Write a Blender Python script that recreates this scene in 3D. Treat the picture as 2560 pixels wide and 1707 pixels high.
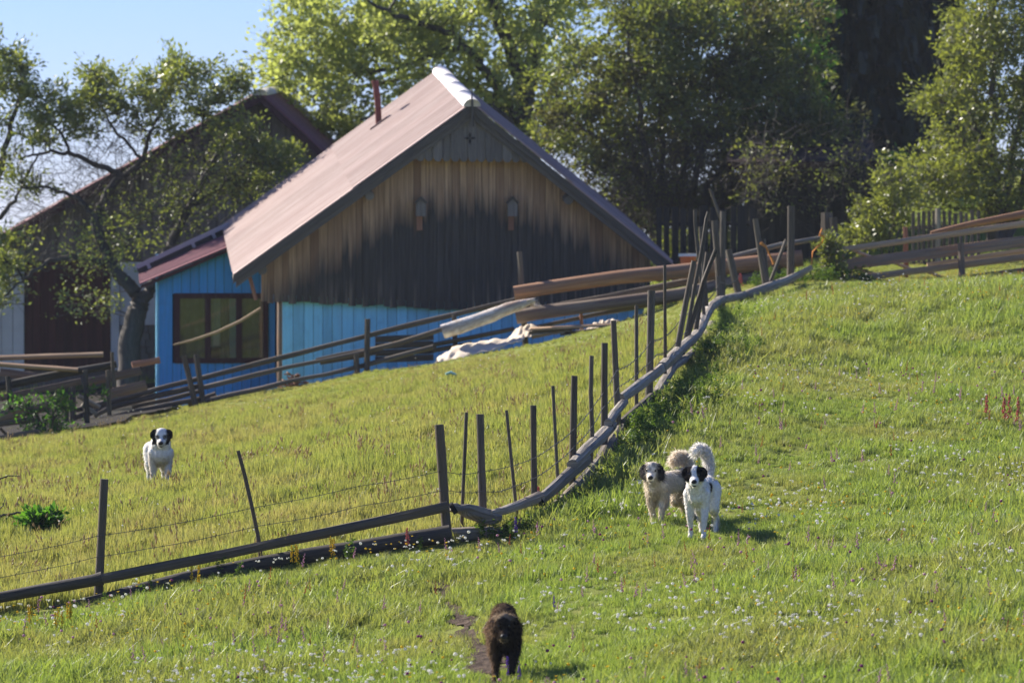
import bpy, math, random
import numpy as np
from mathutils import Vector, Matrix, noise as mnoise

for o in list(bpy.data.objects):
    bpy.data.objects.remove(o)
SC = bpy.context.scene
COL = SC.collection
R = math.radians
random.seed(7)

# ------------------------------------------------------------------ camera, sky, sun, exposure
F = 12000.0      # focal length in photo pixels (photo is 2560 wide)
R0 = 600.0       # photo row of the horizon
cam_d = bpy.data.cameras.new('camera')
cam = bpy.data.objects.new('camera', cam_d)
COL.objects.link(cam)
cam.rotation_euler = (R(90), 0, 0)
cam_d.sensor_width = 36.0
cam_d.lens = F / 2560 * 36.0
cam_d.shift_y = -(853.5 - R0) / 2560
cam_d.clip_start = 0.5
cam_d.clip_end = 20000
cam_d.dof.use_dof = True
cam_d.dof.focus_distance = 49.0
cam_d.dof.aperture_fstop = 3.6
SC.camera = cam

SUN_EL, SUN_AZ = 31.0, -53.0      # azimuth from +Y, negative = to the left
world = bpy.data.worlds.new("World")
SC.world = world
world.use_nodes = True
wn = world.node_tree
bg = wn.nodes['Background']
sky = wn.nodes.new('ShaderNodeTexSky')
sky.sky_type = 'NISHITA'
sky.sun_disc = False
sky.sun_elevation = R(SUN_EL)
sky.sun_rotation = R(SUN_AZ)
sky.altitude = 900
sky.air_density = 1.0
sky.dust_density = 0.0
sky.ozone_density = 10.0
tint = wn.nodes.new('ShaderNodeMix'); tint.data_type = 'RGBA'; tint.blend_type = 'MULTIPLY'
tint.inputs[0].default_value = 1.0
tint.inputs[7].default_value = (0.85, 0.715, 0.85, 1.0)
wn.links.new(sky.outputs[0], tint.inputs[6])
wn.links.new(tint.outputs[2], bg.inputs[0])
bg.inputs[1].default_value = 0.085

sun_d = bpy.data.lights.new('sun', 'SUN')
sun_d.energy = 5.0
sun_d.angle = R(0.53)
sun_d.color = (1.0, 0.93, 0.82)
sun = bpy.data.objects.new('sun', sun_d)
COL.objects.link(sun)
_sd = Vector((math.sin(R(SUN_AZ)) * math.cos(R(SUN_EL)), math.cos(R(SUN_AZ)) * math.cos(R(SUN_EL)), math.sin(R(SUN_EL))))
sun.rotation_euler = (-_sd).to_track_quat('-Z', 'Y').to_euler()
sun.location = (-40, 60, 60)

SC.view_settings.view_transform = 'Standard'
SC.view_settings.look = 'None'
SC.view_settings.exposure = 1.1
SC.view_settings.gamma = 1.0
SC.view_settings.use_curve_mapping = False
SC.render.engine = 'CYCLES'
cy = SC.cycles
cy.max_bounces = 10
cy.diffuse_bounces = 5
cy.glossy_bounces = 3
cy.transmission_bounces = 8
cy.transparent_max_bounces = 8
cy.use_denoising = True
cy.sample_clamp_indirect = 4.0
cy.caustics_reflective = False
cy.caustics_refractive = False

# ------------------------------------------------------------------ points, terrain
def P(px, row, D):
    return Vector(((px - 1280) / F * D, D, (R0 - row) / F * D))

CTRL = [(1260, 1690, 38), (1280, 1740, 36.5), (0, 1707, 42), (640, 1707, 40), (2560, 1707, 35.5), (1900, 1707, 36.3),
        (1740, 1344, 46.7), (1655, 1312, 48), (400, 1216, 58.5), (0, 1545, 47.3), (250, 1501, 47.5), (652, 1420, 47.6),
        (1110, 1354, 47.7), (1236, 1330, 48.3), (1359, 1290, 49), (1450, 1225, 50.5), (1546, 1100, 53.5), (1640, 990, 57.5),
        (1744, 875, 63.5), (1825, 790, 70), (2000, 715, 80), (2560, 672, 82.5), (2300, 705, 81.5), (2560, 1100, 54.5),
        (2200, 900, 63), (2000, 1300, 47.8), (2560, 1400, 43.5), (2200, 1500, 41), (0, 1120, 74), (450, 1034, 80),
        (200, 1085, 78), (900, 940, 82), (1310, 880, 82.5), (1540, 846, 83.5), (1680, 806, 84), (1200, 896, 79.5), (1300, 874, 79.5), (1400, 852, 79.5), (1450, 841, 79.5), (1540, 826, 79.5), (1620, 806, 79.5), (1300, 915, 75), (1450, 890, 75), (1000, 1150, 62), (700, 1100, 68), (1300, 950, 70),
        (0, 1250, 61), (1760, 730, 82), (2000, 690, 84), (2560, 640, 90)]
cp = [P(*c) for c in CTRL]
cp += [Vector(v) for v in [(-10.5, 100, -3.2), (-6, 96, -3.15), (-6.1, 91, -3.2), (-3.5, 93, -2.9), (0, 98, -1.6), (5, 96, -0.6), (9, 96, 0.0), (12, 100, 0.5), (9, 115, 1.2),
       (0, 115, -1.2), (-12, 118, -3.5), (14, 122, 1.2), (0, 0, -1.8), (-10, 0, -1.9), (10, 0, -1.7), (0, 16, -3.4), (-9, 18, -3.7),
       (9, 18, -3.2), (-14, 50, -4.3), (-16, 85, -3.9), (15, 60, -1.6), (16, 85, 0.0), (16, 40, -2.7)]]
_cx = np.array([[p.x, p.y] for p in cp]); _cz = np.array([p.z for p in cp])
def _k(d2):
    return 0.5 * d2 * np.log(d2 + 1e-9)
_n = len(cp)
_A = np.zeros((_n + 3, _n + 3))
_d2 = ((_cx[:, None] - _cx[None]) ** 2).sum(2)
_A[:_n, :_n] = _k(_d2) + np.eye(_n) * 0.5
_A[:_n, _n] = 1; _A[:_n, _n + 1:] = _cx
_A[_n, :_n] = 1; _A[_n + 1:, :_n] = _cx.T
_W = np.linalg.solve(_A, np.concatenate([_cz, np.zeros(3)]))
def HA(x, y):
    """terrain height for arrays"""
    x = np.asarray(x, float); y = np.asarray(y, float)
    xc = np.clip(x, -19, 20); yc = np.clip(y, -2, 122)
    sh = xc.shape
    q = np.stack([xc.ravel(), yc.ravel()], 1)
    z = np.empty(len(q))
    for i in range(0, len(q), 20000):
        qq = q[i:i + 20000]
        d2 = ((qq[:, None] - _cx[None]) ** 2).sum(2)
        z[i:i + 20000] = _k(d2) @ _W[:_n] + _W[_n] + qq @ _W[_n + 1:]
    z = z.reshape(sh)
    ex = np.sqrt((np.maximum(np.abs(x - xc), 0)) ** 2 + np.maximum(y - yc, 0) ** 2)
    return z - np.minimum(60, ex * 0.16)
def Hh(x, y):
    return float(HA([x], [y])[0])
_DD = np.arange(25, 130, 0.1)
def G(px, row, off=0.0):
    """where the camera ray through a photo pixel meets the ground"""
    x = (px - 1280) / F * _DD; z = (R0 - row) / F * _DD
    h = HA(x, _DD) + off
    i = np.argmax(z <= h)
    if z[i] > h[i]:
        i = len(_DD) - 1
    elif i > 0:
        a = z[i - 1] - h[i - 1]; b = z[i] - h[i]
        D = _DD[i - 1] + 0.1 * a / (a - b + 1e-12)
        return P(px, row, D)
    return P(px, row, _DD[i])

# ------------------------------------------------------------------ object helpers
def link(o):
    COL.objects.link(o); return o
def tag(o, label=None, cat=None, group=None, kind=None):
    if label: o['label'] = label
    if cat: o['category'] = cat
    if group: o['group'] = group
    if kind: o['kind'] = kind
    return o
def wloc(o):
    v = Vector((0, 0, 0))
    while o is not None:
        v = v + o.location; o = o.parent
    return v
def thing(name, label, cat, loc, group=None):
    o = bpy.data.objects.new(name, None)
    o.empty_display_size = 0.2
    link(o); o.location = loc
    return tag(o, label, cat, group)

class MB:
    """collects shapes in world space, links them as one mesh object"""
    def __init__(s):
        s.v = []; s.f = []; s.g = []; s.sm = []; s.n = 0
    def add(s, vs, fs, gs=None, smooth=False):
        b = len(s.v)
        s.v += [tuple(v) for v in vs]
        s.f += [tuple(b + i for i in f) for f in fs]
        if gs is None: gs = [(v[2], v[0] + v[1], 0.0) for v in vs]
        s.g += gs
        s.sm += [smooth] * len(fs)
        return s
    def loft(s, pts, ra, rb=None, sides=8, smooth=True, jit=0.0, seed=None, cap=True, sq=0.0, up=Vector((0, 0, 1)), tilt=0.0):
        """section swept along pts; ra/rb half sizes (side, up); sq=1 squares it"""
        rnd = random.Random(seed if seed is not None else random.random())
        sd = rnd.random() * 50
        pts = [Vector(p) for p in pts]; n = len(pts)
        if not hasattr(ra, '__len__'): ra = [ra] * n
        if rb is None: rb = ra
        if not hasattr(rb, '__len__'): rb = [rb] * n
        rings = []; L = 0; base = len(s.v); vs = []; gs = []
        for i, p in enumerate(pts):
            d = (pts[min(i + 1, n - 1)] - pts[max(i - 1, 0)]).normalized()
            upv = up if abs(d.dot(up)) < 0.95 else Vector((0, 1, 0))
            sv = d.cross(upv).normalized(); uv = sv.cross(d).normalized()
            if i: L += (p - pts[i - 1]).length
            for k in range(sides):
                a = 2 * math.pi * (k + 0.5) / sides + tilt
                c, q = math.cos(a), math.sin(a)
                if sq:
                    m = max(abs(c), abs(q)); e = (1 - sq) + sq / m
                    c *= e; q *= e
                j = 1 + (rnd.uniform(-jit, jit) if jit else 0)
                vs.append(p + sv * (ra[i] * c * j) + uv * (rb[i] * q * j))
                gs.append((L, a * 0.5 * (ra[i] + rb[i]), sd))
        fs = []
        for i in range(n - 1):
            for k in range(sides):
                k2 = (k + 1) % sides
                fs.append((i * sides + k, i * sides + k2, (i + 1) * sides + k2, (i + 1) * sides + k))
        s.add(vs, fs, gs, smooth)
        if cap:
            for e in (0, n - 1):
                ring = [vs[e * sides + k] for k in range(sides)]
                cg = [(0.0, r_.z * 2 + i * 0.001, sd + 9) for i, r_ in enumerate(ring)]
                f = tuple(range(sides))
                s.add(ring, [f if e == n - 1 else f[::-1]], cg, False)
        return s
    def beam(s, p0, p1, h, t, seg=6, jit=0.05, seed=None, bow=0.0, up=Vector((0, 0, 1))):
        """squared timber, h tall and t thick"""
        rnd = random.Random(seed if seed is not None else random.random())
        p0 = Vector(p0); p1 = Vector(p1); pts = []
        for i in range(seg + 1):
            k = i / seg
            p = p0.lerp(p1, k)
            p.z += bow * 4 * k * (1 - k) + rnd.uniform(-1, 1) * jit * h * 0.3
            pts.append(p)
        return s.loft(pts, t / 2, h / 2, sides=8, smooth=False, jit=jit, seed=rnd.random(), sq=0.86, up=up)
    def board(s, c, xa, ya, za, hx, hy, hz, seed=None):
        """plain box: axes xa (grain), ya, za with half sizes"""
        rnd = random.Random(seed if seed is not None else random.random())
        sd = rnd.random() * 50
        vs = []; gs = []
        for sx in (-1, 1):
            for sy in (-1, 1):
                for sz in (-1, 1):
                    vs.append(c + xa * hx * sx + ya * hy * sy + za * hz * sz)
                    gs.append((hx * sx, hy * sy + hz * sz, sd))
        fs = [(0, 1, 3, 2), (4, 6, 7, 5), (0, 4, 5, 1), (2, 3, 7, 6), (0, 2, 6, 4), (1, 5, 7, 3)]
        return s.add(vs, fs, gs)
    def prism(s, poly, depth, seed=None):
        """closed polygon of world points pushed along the vector depth"""
        sd = random.random() * 50 if seed is None else seed
        n = len(poly); d = Vector(depth)
        a = [Vector(p) for p in poly]; b = [p + d for p in a]
        gs = [(p.z, p.x + p.y, sd) for p in a] + [(p.z, p.x + p.y + d.length, sd) for p in a]
        fs = [tuple(range(n)), tuple(range(2 * n - 1, n - 1, -1))]
        fs += [(i, i + n, (i + 1) % n + n, (i + 1) % n)[::-1] for i in range(n)]
        return s.add(a + b, fs, gs)
    def ball(s, c, r, sx=1, sy=1, sz=1, nu=8, nv=6):
        vs = []; fs = []
        for j in range(nv + 1):
            t = math.pi * j / nv
            for i in range(nu):
                a = 2 * math.pi * i / nu
                vs.append((c[0] + r * sx * math.sin(t) * math.cos(a), c[1] + r * sy * math.sin(t) * math.sin(a), c[2] + r * sz * math.cos(t)))
        for j in range(nv):
            for i in range(nu):
                i2 = (i + 1) % nu
                fs.append((j * nu + i, (j + 1) * nu + i, (j + 1) * nu + i2, j * nu + i2))
        return s.add(vs, fs, None, True)
    def build(s, name, mat, parent=None, origin=None):
        v = np.array(s.v, dtype=np.float64)
        if parent is not None:
            org = wloc(parent)
        elif origin is not None:
            org = Vector(origin)
        else:
            mn, mx = v.min(0), v.max(0)
            org = Vector(((mn[0] + mx[0]) / 2, (mn[1] + mx[1]) / 2, mn[2]))
        me = bpy.data.meshes.new(name)
        me.from_pydata([(a[0] - org.x, a[1] - org.y, a[2] - org.z) for a in s.v], [], s.f)
        me.polygons.foreach_set('use_smooth', s.sm)
        at = me.attributes.new('g', 'FLOAT_VECTOR', 'POINT')
        at.data.foreach_set('vector', np.array(s.g, dtype=np.float32).ravel())
        me.materials.append(mat)
        me.update()
        o = link(bpy.data.objects.new(name, me))
        if parent is not None: o.parent = parent
        else: o.location = org
        return o

def fast_mesh(name, verts, faces_n, loops, mat, parent=None, attrs=None, smooth=False, org=Vector((0, 0, 0))):
    """numpy verts (n,3); faces all with faces_n corners; loops flat index array"""
    me = bpy.data.meshes.new(name)
    v = np.asarray(verts, np.float32) - np.array(org, np.float32)
    me.vertices.add(len(v)); me.vertices.foreach_set('co', v.ravel())
    nf = len(loops) // faces_n
    me.loops.add(len(loops)); me.loops.foreach_set('vertex_index', np.asarray(loops, np.int32))
    me.polygons.add(nf)
    me.polygons.foreach_set('loop_start', np.arange(0, nf * faces_n, faces_n, dtype=np.int32))
    if smooth: me.polygons.foreach_set('use_smooth', np.ones(nf, bool))
    for an, (ty, arr) in (attrs or {}).items():
        at = me.attributes.new(an, ty, 'POINT')
        at.data.foreach_set({'FLOAT_COLOR': 'color', 'FLOAT_VECTOR': 'vector', 'FLOAT': 'value', 'INT': 'value'}[ty], np.asarray(arr).ravel())
    me.update(calc_edges=True)
    if mat: me.materials.append(mat)
    o = link(bpy.data.objects.new(name, me))
    if parent is not None: o.parent = parent
    else: o.location = org
    return o

# ------------------------------------------------------------------ materials
class N:
    def __init__(s, name):
        s.m = bpy.data.materials.new(name); s.m.use_nodes = True
        s.t = s.m.node_tree; s.t.nodes.clear()
        s.out = s.t.nodes.new('ShaderNodeOutputMaterial')
    def n(s, ty, **kw):
        nd = s.t.nodes.new(ty)
        for k, v in kw.items():
            if k.startswith('i_'):
                key = k[2:]
                key = int(key) if key.isdigit() else key
                s.set(nd, key, v)
            else: setattr(nd, k, v)
        return nd
    def set(s, nd, key, v):
        if isinstance(v, bpy.types.NodeSocket): s.t.links.new(v, nd.inputs[key])
        else: nd.inputs[key].default_value = v
    def math(s, op, a, b=0.0, c=0.0, clamp=False):
        nd = s.n('ShaderNodeMath', operation=op); nd.use_clamp = clamp
        s.set(nd, 0, a); s.set(nd, 1, b)
        if op in ('MULTIPLY_ADD', 'COMPARE', 'SMOOTH_MIN', 'SMOOTH_MAX'): s.set(nd, 2, c)
        return nd.outputs[0]
    def mix(s, f, a, b, blend='MIX'):
        nd = s.n('ShaderNodeMix', data_type='RGBA', blend_type=blend)
        s.set(nd, 0, f); s.set(nd, 6, a); s.set(nd, 7, b)
        return nd.outputs[2]
    def noise(s, vec, scale, detail=3, rough=0.55):
        nd = s.n('ShaderNodeTexNoise'); s.set(nd, 'Vector', vec)
        nd.inputs['Scale'].default_value = scale; nd.inputs['Detail'].default_value = detail; nd.inputs['Roughness'].default_value = rough
        return nd.outputs[0]
    def ramp(s, fac, lo, hi):
        nd = s.n('ShaderNodeMapRange'); nd.clamp = True
        s.set(nd, 0, fac); s.set(nd, 1, lo); s.set(nd, 2, hi)
        return nd.outputs[0]
    def pos(s): return s.n('ShaderNodeNewGeometry').outputs['Position']
    def island(s): return s.n('ShaderNodeNewGeometry').outputs['Random Per Island']
    def orand(s): return s.n('ShaderNodeObjectInfo').outputs['Random']
    def attr(s, name): return s.n('ShaderNodeAttribute', attribute_name=name)
    def bsdf(s, col, rough=0.8, spec=0.3, bump=None, bump_str=0.3, bump_dist=0.01, metal=0.0):
        b = s.n('ShaderNodeBsdfPrincipled')
        s.set(b, 'Base Color', col); s.set(b, 'Roughness', rough); s.set(b, 'Specular IOR Level', spec); s.set(b, 'Metallic', metal)
        if bump is not None:
            bn = s.n('ShaderNodeBump'); bn.inputs['Strength'].default_value = bump_str; bn.inputs['Distance'].default_value = bump_dist
            s.set(bn, 'Height', bump); s.t.links.new(bn.outputs[0], b.inputs['Normal'])
        return b.outputs[0]
    def done(s, sh):
        s.t.links.new(sh, s.out.inputs[0]); return s.m
def C4(c): return (c[0], c[1], c[2], 1.0)

def wood(name, dark, light, along=1.6, across=45, spec=0.25, rough=0.75, third=None, bump=0.5):
    """grain runs along attribute g.x"""
    m = N(name)
    sp = m.n('ShaderNodeSeparateXYZ', i_0=m.attr('g').outputs['Vector'])
    cb = m.n('ShaderNodeCombineXYZ', i_0=m.math('MULTIPLY', sp.outputs[0], along), i_1=m.math('MULTIPLY', sp.outputs[1], across), i_2=sp.outputs[2])
    g = m.noise(cb.outputs[0], 1.0, 5, 0.65)
    cb2 = m.n('ShaderNodeCombineXYZ', i_0=m.math('MULTIPLY', sp.outputs[0], 1.3), i_1=m.math('MULTIPLY', sp.outputs[1], 6), i_2=sp.outputs[2])
    g2 = m.noise(cb2.outputs[0], 1.0, 3)
    c = m.mix(m.ramp(g, 0.3, 0.7), C4(dark), C4(light))
    if third: c = m.mix(m.ramp(g2, 0.5, 0.68), c, C4(third))
    hue = m.n('ShaderNodeHueSaturation'); m.set(hue, 'Color', c)
    m.set(hue, 'Value', m.math('MULTIPLY_ADD', m.orand(), 0.5, 0.75))
    return m.done(m.bsdf(hue.outputs[0], rough, spec, g, bump, 0.02))

def plain(name, col, rough=0.7, spec=0.3, var=0.15, scale=8, metal=0.0):
    m = N(name)
    g = m.noise(m.pos(), scale, 4)
    a = [max(0, c * (1 - var)) for c in col]; b = [c * (1 + var) for c in col]
    return m.done(m.bsdf(m.mix(g, C4(a), C4(b)), rough, spec, g, 0.15, 0.01, metal))

def leafmat(name, c1, c2, trans=0.5, tcol=None, gloss=0.08, rough=0.35, dull=None, isl=True):
    """leaf: diffuse + light through it + a waxy sheen"""
    m = N(name)
    r = m.island() if isl else m.orand()
    big = m.noise(m.pos(), 0.9, 2)
    c = m.mix(r, C4(c1), C4(c2))
    if dull: c = m.mix(m.ramp(big, 0.45, 0.62), c, C4(dull))
    d = m.n('ShaderNodeBsdfDiffuse', i_0=c)
    tc = m.mix(1.0, c, C4(tcol or (1.25, 1.3, 0.6)), 'MULTIPLY')
    t = m.n('ShaderNodeBsdfTranslucent', i_0=tc)
    mx = m.n('ShaderNodeMixShader', i_0=trans); m.t.links.new(d.outputs[0], mx.inputs[1]); m.t.links.new(t.outputs[0], mx.inputs[2])
    gl = m.n('ShaderNodeBsdfGlossy', i_0=(1, 1, 1, 1)); gl.inputs['Roughness'].default_value = rough
    mx2 = m.n('ShaderNodeMixShader', i_0=gloss); m.t.links.new(mx.outputs[0], mx2.inputs[1]); m.t.links.new(gl.outputs[0], mx2.inputs[2])
    return m.done(mx2.outputs[0])

M = {}
M['post'] = wood('weathered_post_wood', (.05, .041, .032), (.16, .132, .104), third=(.12, .09, .062))
M['rail'] = wood('weathered_rail_wood', (.06, .05, .04), (.185, .155, .125), third=(.13, .10, .07))
M['pale_rail'] = wood('bleached_rail_wood', (.12, .10, .078), (.47, .42, .345), third=(.27, .21, .15), bump=.9)
M['dark_log'] = wood('dark_log_wood', (.03, .026, .022), (.10, .086, .072), along=2.2, across=25)
M['brown_log'] = wood('peeled_log_wood', (.20, .095, .05), (.40, .225, .125), along=.8, across=14, third=(.17, .12, .095))
M['gray_log'] = wood('grey_log_wood', (.11, .085, .065), (.26, .205, .155), along=.8, across=18, third=(.14, .10, .08))
M['new_plank'] = wood('sawn_plank_wood', (.36, .21, .12), (.60, .42, .26), along=.9, across=20, third=(.33, .24, .17))
M['old_plank'] = wood('old_plank_wood', (.14, .095, .07), (.30, .22, .17), along=.9, across=25, third=(.30, .17, .10))
M['red_plank'] = wood('reddish_plank_wood', (.20, .09, .055), (.36, .19, .12), along=.9, across=25)
M['birch'] = wood('birch_bark', (.42, .34, .27), (.88, .83, .77), along=9, across=14, third=(.40, .26, .18), bump=1.0)
M['bark'] = wood('dark_tree_bark', (.035, .03, .027), (.10, .085, .075), along=3, across=18)
M['bark2'] = wood('grey_twig_bark', (.06, .05, .046), (.15, .125, .115), along=3, across=18)
M['wire'] = plain('rusty_wire', (.11, .10, .10), .5, .5, metal=.5)
M['iron'] = plain('dark_iron', (.03, .03, .035), .6, .4)
# ------------------------------------------------------------------ ground
def ground_mat():
    m = N('meadow_soil')
    p = m.pos()
    g = m.noise(p, 2.2, 5, 0.6); g2 = m.noise(p, 30, 4, 0.7)
    c = m.mix(m.ramp(g, .35, .65), C4((.17, .215, .04)), C4((.24, .25, .06)))
    c = m.mix(m.ramp(g2, .5, .75), c, C4((.15, .14, .06)))
    return m.done(m.bsdf(c, .95, .1, g2, .6, .05))
def axis(lo, hi, step, far):
    a = list(np.arange(lo, hi + 1e-6, step)); d = step; x = a[-1]
    up = []
    while x < far: d *= 1.5; x += d; up.append(x)
    dn = []; x = a[0]; d = step
    while x > -far: d *= 1.5; x -= d; dn.append(x)
    return np.array(dn[::-1] + a + up)
gx = axis(-18, 19, .3, 6000); gy = axis(26, 125, .35, 9000)
GX, GY = np.meshgrid(gx, gy)
GZ = HA(GX, GY)
near = (np.abs(GX) < 19) & (GY > 26) & (GY < 125)
bump_ = np.sin(GX * 2.1 + GY * .7) * np.sin(GY * 1.3 - GX * .9) * .03 + np.sin(GX * 5.3 + 1) * np.sin(GY * 4.1) * .015
GZ = GZ + np.where(near, bump_, 0)
def HB(x, y):
    x = np.asarray(x, float); y = np.asarray(y, float)
    return HA(x, y) + np.sin(x * 2.1 + y * .7) * np.sin(y * 1.3 - x * .9) * .03 + np.sin(x * 5.3 + 1) * np.sin(y * 4.1) * .015
ny, nx = GX.shape
ii = np.arange(ny * nx).reshape(ny, nx)
lp = np.stack([ii[:-1, :-1], ii[:-1, 1:], ii[1:, 1:], ii[1:, :-1]], -1).ravel()
tag(fast_mesh('ground', np.stack([GX, GY, GZ], -1).reshape(-1, 3), 4, lp, ground_mat(), smooth=True), 'sloping hillside meadow ground', kind='structure')

# bare trodden path behind the black dog: a patchy sheet just above the ground
def path_mat():
    m = N('trodden_earth'); p = m.pos()
    g = m.noise(p, 9, 5, .7)
    return m.done(m.bsdf(m.mix(m.ramp(g, .35, .65), C4((.05, .035, .026)), C4((.125, .09, .066))), .95, .1, g, .8, .06))
PATH = [G(*q) for q in [(1098, 1452), (1112, 1485), (1135, 1530), (1150, 1560), (1180, 1600), (1212, 1640), (1232, 1690), (1240, 1740)]]
PW = [.09, .13, .10, .17, .2, .2, .17, .15]
def path_d(x, y):
    """distance to the path centre over its half width"""
    best = np.full(np.shape(x), 9.0)
    for a, b, wa, wb in zip(PATH[:-1], PATH[1:], PW[:-1], PW[1:]):
        dx, dy = b.x - a.x, b.y - a.y
        t = np.clip(((x - a.x) * dx + (y - a.y) * dy) / (dx * dx + dy * dy), 0, 1)
        d = np.hypot(x - a.x - t * dx, y - a.y - t * dy) / (wa + (wb - wa) * t)
        best = np.minimum(best, d)
    return best
def path_mask(x, y):
    nz = np.sin(x * 9 + y * 4.2) * np.sin(y * 6.1 - x * 5) * .55 + np.sin(y * 3.3 + 1) * .4 + np.sin(x * 23 + y * 3) * np.sin(y * 11 - x * 9) * .3
    return path_d(x, y) + nz < .95
px_ = np.arange(-1.5, .2, .04); py_ = np.arange(35, 45.5, .06)
PX, PY = np.meshgrid(px_, py_)
mk = path_mask(PX, PY)
idx = np.arange(PX.size).reshape(PX.shape)
cell = mk[:-1, :-1] & mk[1:, :-1] & mk[:-1, 1:] & mk[1:, 1:]
lp = np.stack([idx[:-1, :-1][cell], idx[:-1, 1:][cell], idx[1:, 1:][cell], idx[1:, :-1][cell]], -1).ravel()
used, inv = np.unique(lp, return_inverse=True)
pv = np.stack([PX, PY, HB(PX, PY) + .012 + .012 * np.sin(PX * 31) * np.sin(PY * 27)], -1).reshape(-1, 3)[used]
tag(fast_mesh('dirt_path', pv, 4, inv, path_mat(), smooth=True), 'narrow bare earth path worn through the grass', kind='structure')

# dark sheet painting tree and porch shade onto the ground by the timber heap
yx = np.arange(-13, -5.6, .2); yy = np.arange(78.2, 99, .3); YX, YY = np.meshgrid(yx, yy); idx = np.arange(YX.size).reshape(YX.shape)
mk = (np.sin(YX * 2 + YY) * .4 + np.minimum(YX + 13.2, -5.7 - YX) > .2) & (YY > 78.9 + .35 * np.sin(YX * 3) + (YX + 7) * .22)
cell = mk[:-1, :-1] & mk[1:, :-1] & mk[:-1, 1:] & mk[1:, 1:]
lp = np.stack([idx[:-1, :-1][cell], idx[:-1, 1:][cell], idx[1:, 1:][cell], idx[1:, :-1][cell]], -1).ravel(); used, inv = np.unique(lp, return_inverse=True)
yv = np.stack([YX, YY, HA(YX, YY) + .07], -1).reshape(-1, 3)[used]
M['yard_shade'] = plain('painted_ground_shade', (.03, .025, .02), .95, .1, .4, 2)
tag(fast_mesh('yard_shade', yv, 4, inv, M['yard_shade'], smooth=True), 'dark ground sheet with painted-in shade between porch and barn', kind='structure')

# ------------------------------------------------------------------ buildings
class Frame:
    """vertical facade plane: origin, yaw; shear lifts things further back"""
    def __init__(s, px, D, yaw, shear):
        s.O = Vector(((px - 1280) / F * D, D, 0)); a = yaw
        s.U = Vector((math.cos(a), math.sin(a), 0)); s.V = Vector((-math.sin(a), math.cos(a), 0)); s.sh = shear
        s.Z = Vector((0, 0, 1))
    def at(s, u, v, w, sheared=True):
        return s.O + s.U * u + s.V * v + s.Z * (w + (s.sh * v if sheared else 0))
    def hit(s, px, row, v=0.0):
        """u and absolute height where the ray meets the plane v deep"""
        d = Vector(((px - 1280) / F, 1, (R0 - row) / F))
        o = s.O + s.V * v
        t = o.dot(s.V) / d.dot(s.V)
        p = d * t
        return (p - s.O).dot(s.U), p.z
HF = Frame(1180, 86.0, 0.0836, 0.108)

def roof_sheets(fr, root, A, E, v0, v1, ncol, nrow, mat, rib=.34, rh=.03, thick=.025, name='roof_sheet', gap=.012, over=0.0):
    """corrugated sheets from ridge A=(u,w) to eave E=(u,w); ribs run down the slope"""
    du, dw = E[0] - A[0], E[1] - A[1]
    L = math.hypot(du, dw); nu_, nw = -dw / L, du / L
    if nw < 0: nu_, nw = -nu_, -nw
    rnd = random.Random(5 + ncol)
    for r in range(nrow):
        for c in range(ncol):
            a = v0 + (v1 - v0) * c / ncol; b = v0 + (v1 - v0) * (c + 1) / ncol - gap
            q0 = r / nrow - (.02 if r else 0); q1 = (r + 1) / nrow
            mb = MB(); vs = []; gs = []; sd = rnd.random() * 40
            lift = .012 * (nrow - 1 - r) + rnd.uniform(0, .006)
            nk = max(2, int(round((b - a) / rib)))
            prof = []
            for k in range(nk):
                for f, h in ((0, 0), (.55, 0), (.68, 1), (.87, 1)):
                    prof.append((a + (b - a) * (k + f) / nk, h * rh))
            prof.append((b, 0))
            for q in (q0, q1):
                for (v, h) in prof:
                    u = A[0] + du * q + nu_ * (h + lift); w = A[1] + dw * q + nw * (h + lift)
                    vs.append(fr.at(u, v, w)); gs.append((L * q, v * 1.0, sd))
            n = len(prof)
            low = [p - Vector((fr.U.x * nu_, fr.U.y * nu_, nw)) * thick for p in vs]
            fs = [(i, i + 1, n + i + 1, n + i) for i in range(n - 1)]
            fs += [tuple(2 * n + j for j in f[::-1]) for f in fs]
            fs += [(i, 2 * n + i, 2 * n + i + 1, i + 1) for i in range(n - 1)]
            fs += [(n + i, n + i + 1, 3 * n + i + 1, 3 * n + i) for i in range(n - 1)]
            fs += [(0, n, 3 * n, 2 * n), (n - 1, 3 * n - 1, 4 * n - 1, 2 * n - 1)]
            mb.add(vs + low, fs, gs + gs)
            mb.build(name, mat, root)

def roofmat(name, c1, c2, rough, metal=.2, stain=(.3, .2, .17)):
    m = N(name)
    sp = m.n('ShaderNodeSeparateXYZ', i_0=m.attr('g').outputs['Vector'])
    cb = m.n('ShaderNodeCombineXYZ', i_0=m.math('MULTIPLY', sp.outputs[0], .5), i_1=m.math('MULTIPLY', sp.outputs[1], 7), i_2=sp.outputs[2])
    g = m.noise(cb.outputs[0], 1, 4, .6)
    cb2 = m.n('ShaderNodeCombineXYZ', i_0=m.math('MULTIPLY', sp.outputs[0], 1.5), i_1=m.math('MULTIPLY', sp.outputs[1], 24), i_2=sp.outputs[2])
    g2 = m.noise(cb2.outputs[0], 1, 3, .6)
    c = m.mix(m.ramp(g, .32, .68), C4(c1), C4(c2))
    c = m.mix(m.math('MULTIPLY', m.ramp(g2, .5, .7), .55), c, C4(stain))
    hue = m.n('ShaderNodeHueSaturation'); m.set(hue, 'Color', c); m.set(hue, 'Value', m.math('MULTIPLY_ADD', m.orand(), .22, .89))
    rr = m.math('MULTIPLY_ADD', g2, .2, rough - .1)
    return m.done(m.bsdf(hue.outputs[0], rr, .5, g2, .25, .01, metal))
M['roof'] = roofmat('faded_red_sheet_metal', (.26, .17, .15), (.37, .275, .245), .55, .25, (.25, .15, .135))
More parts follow.
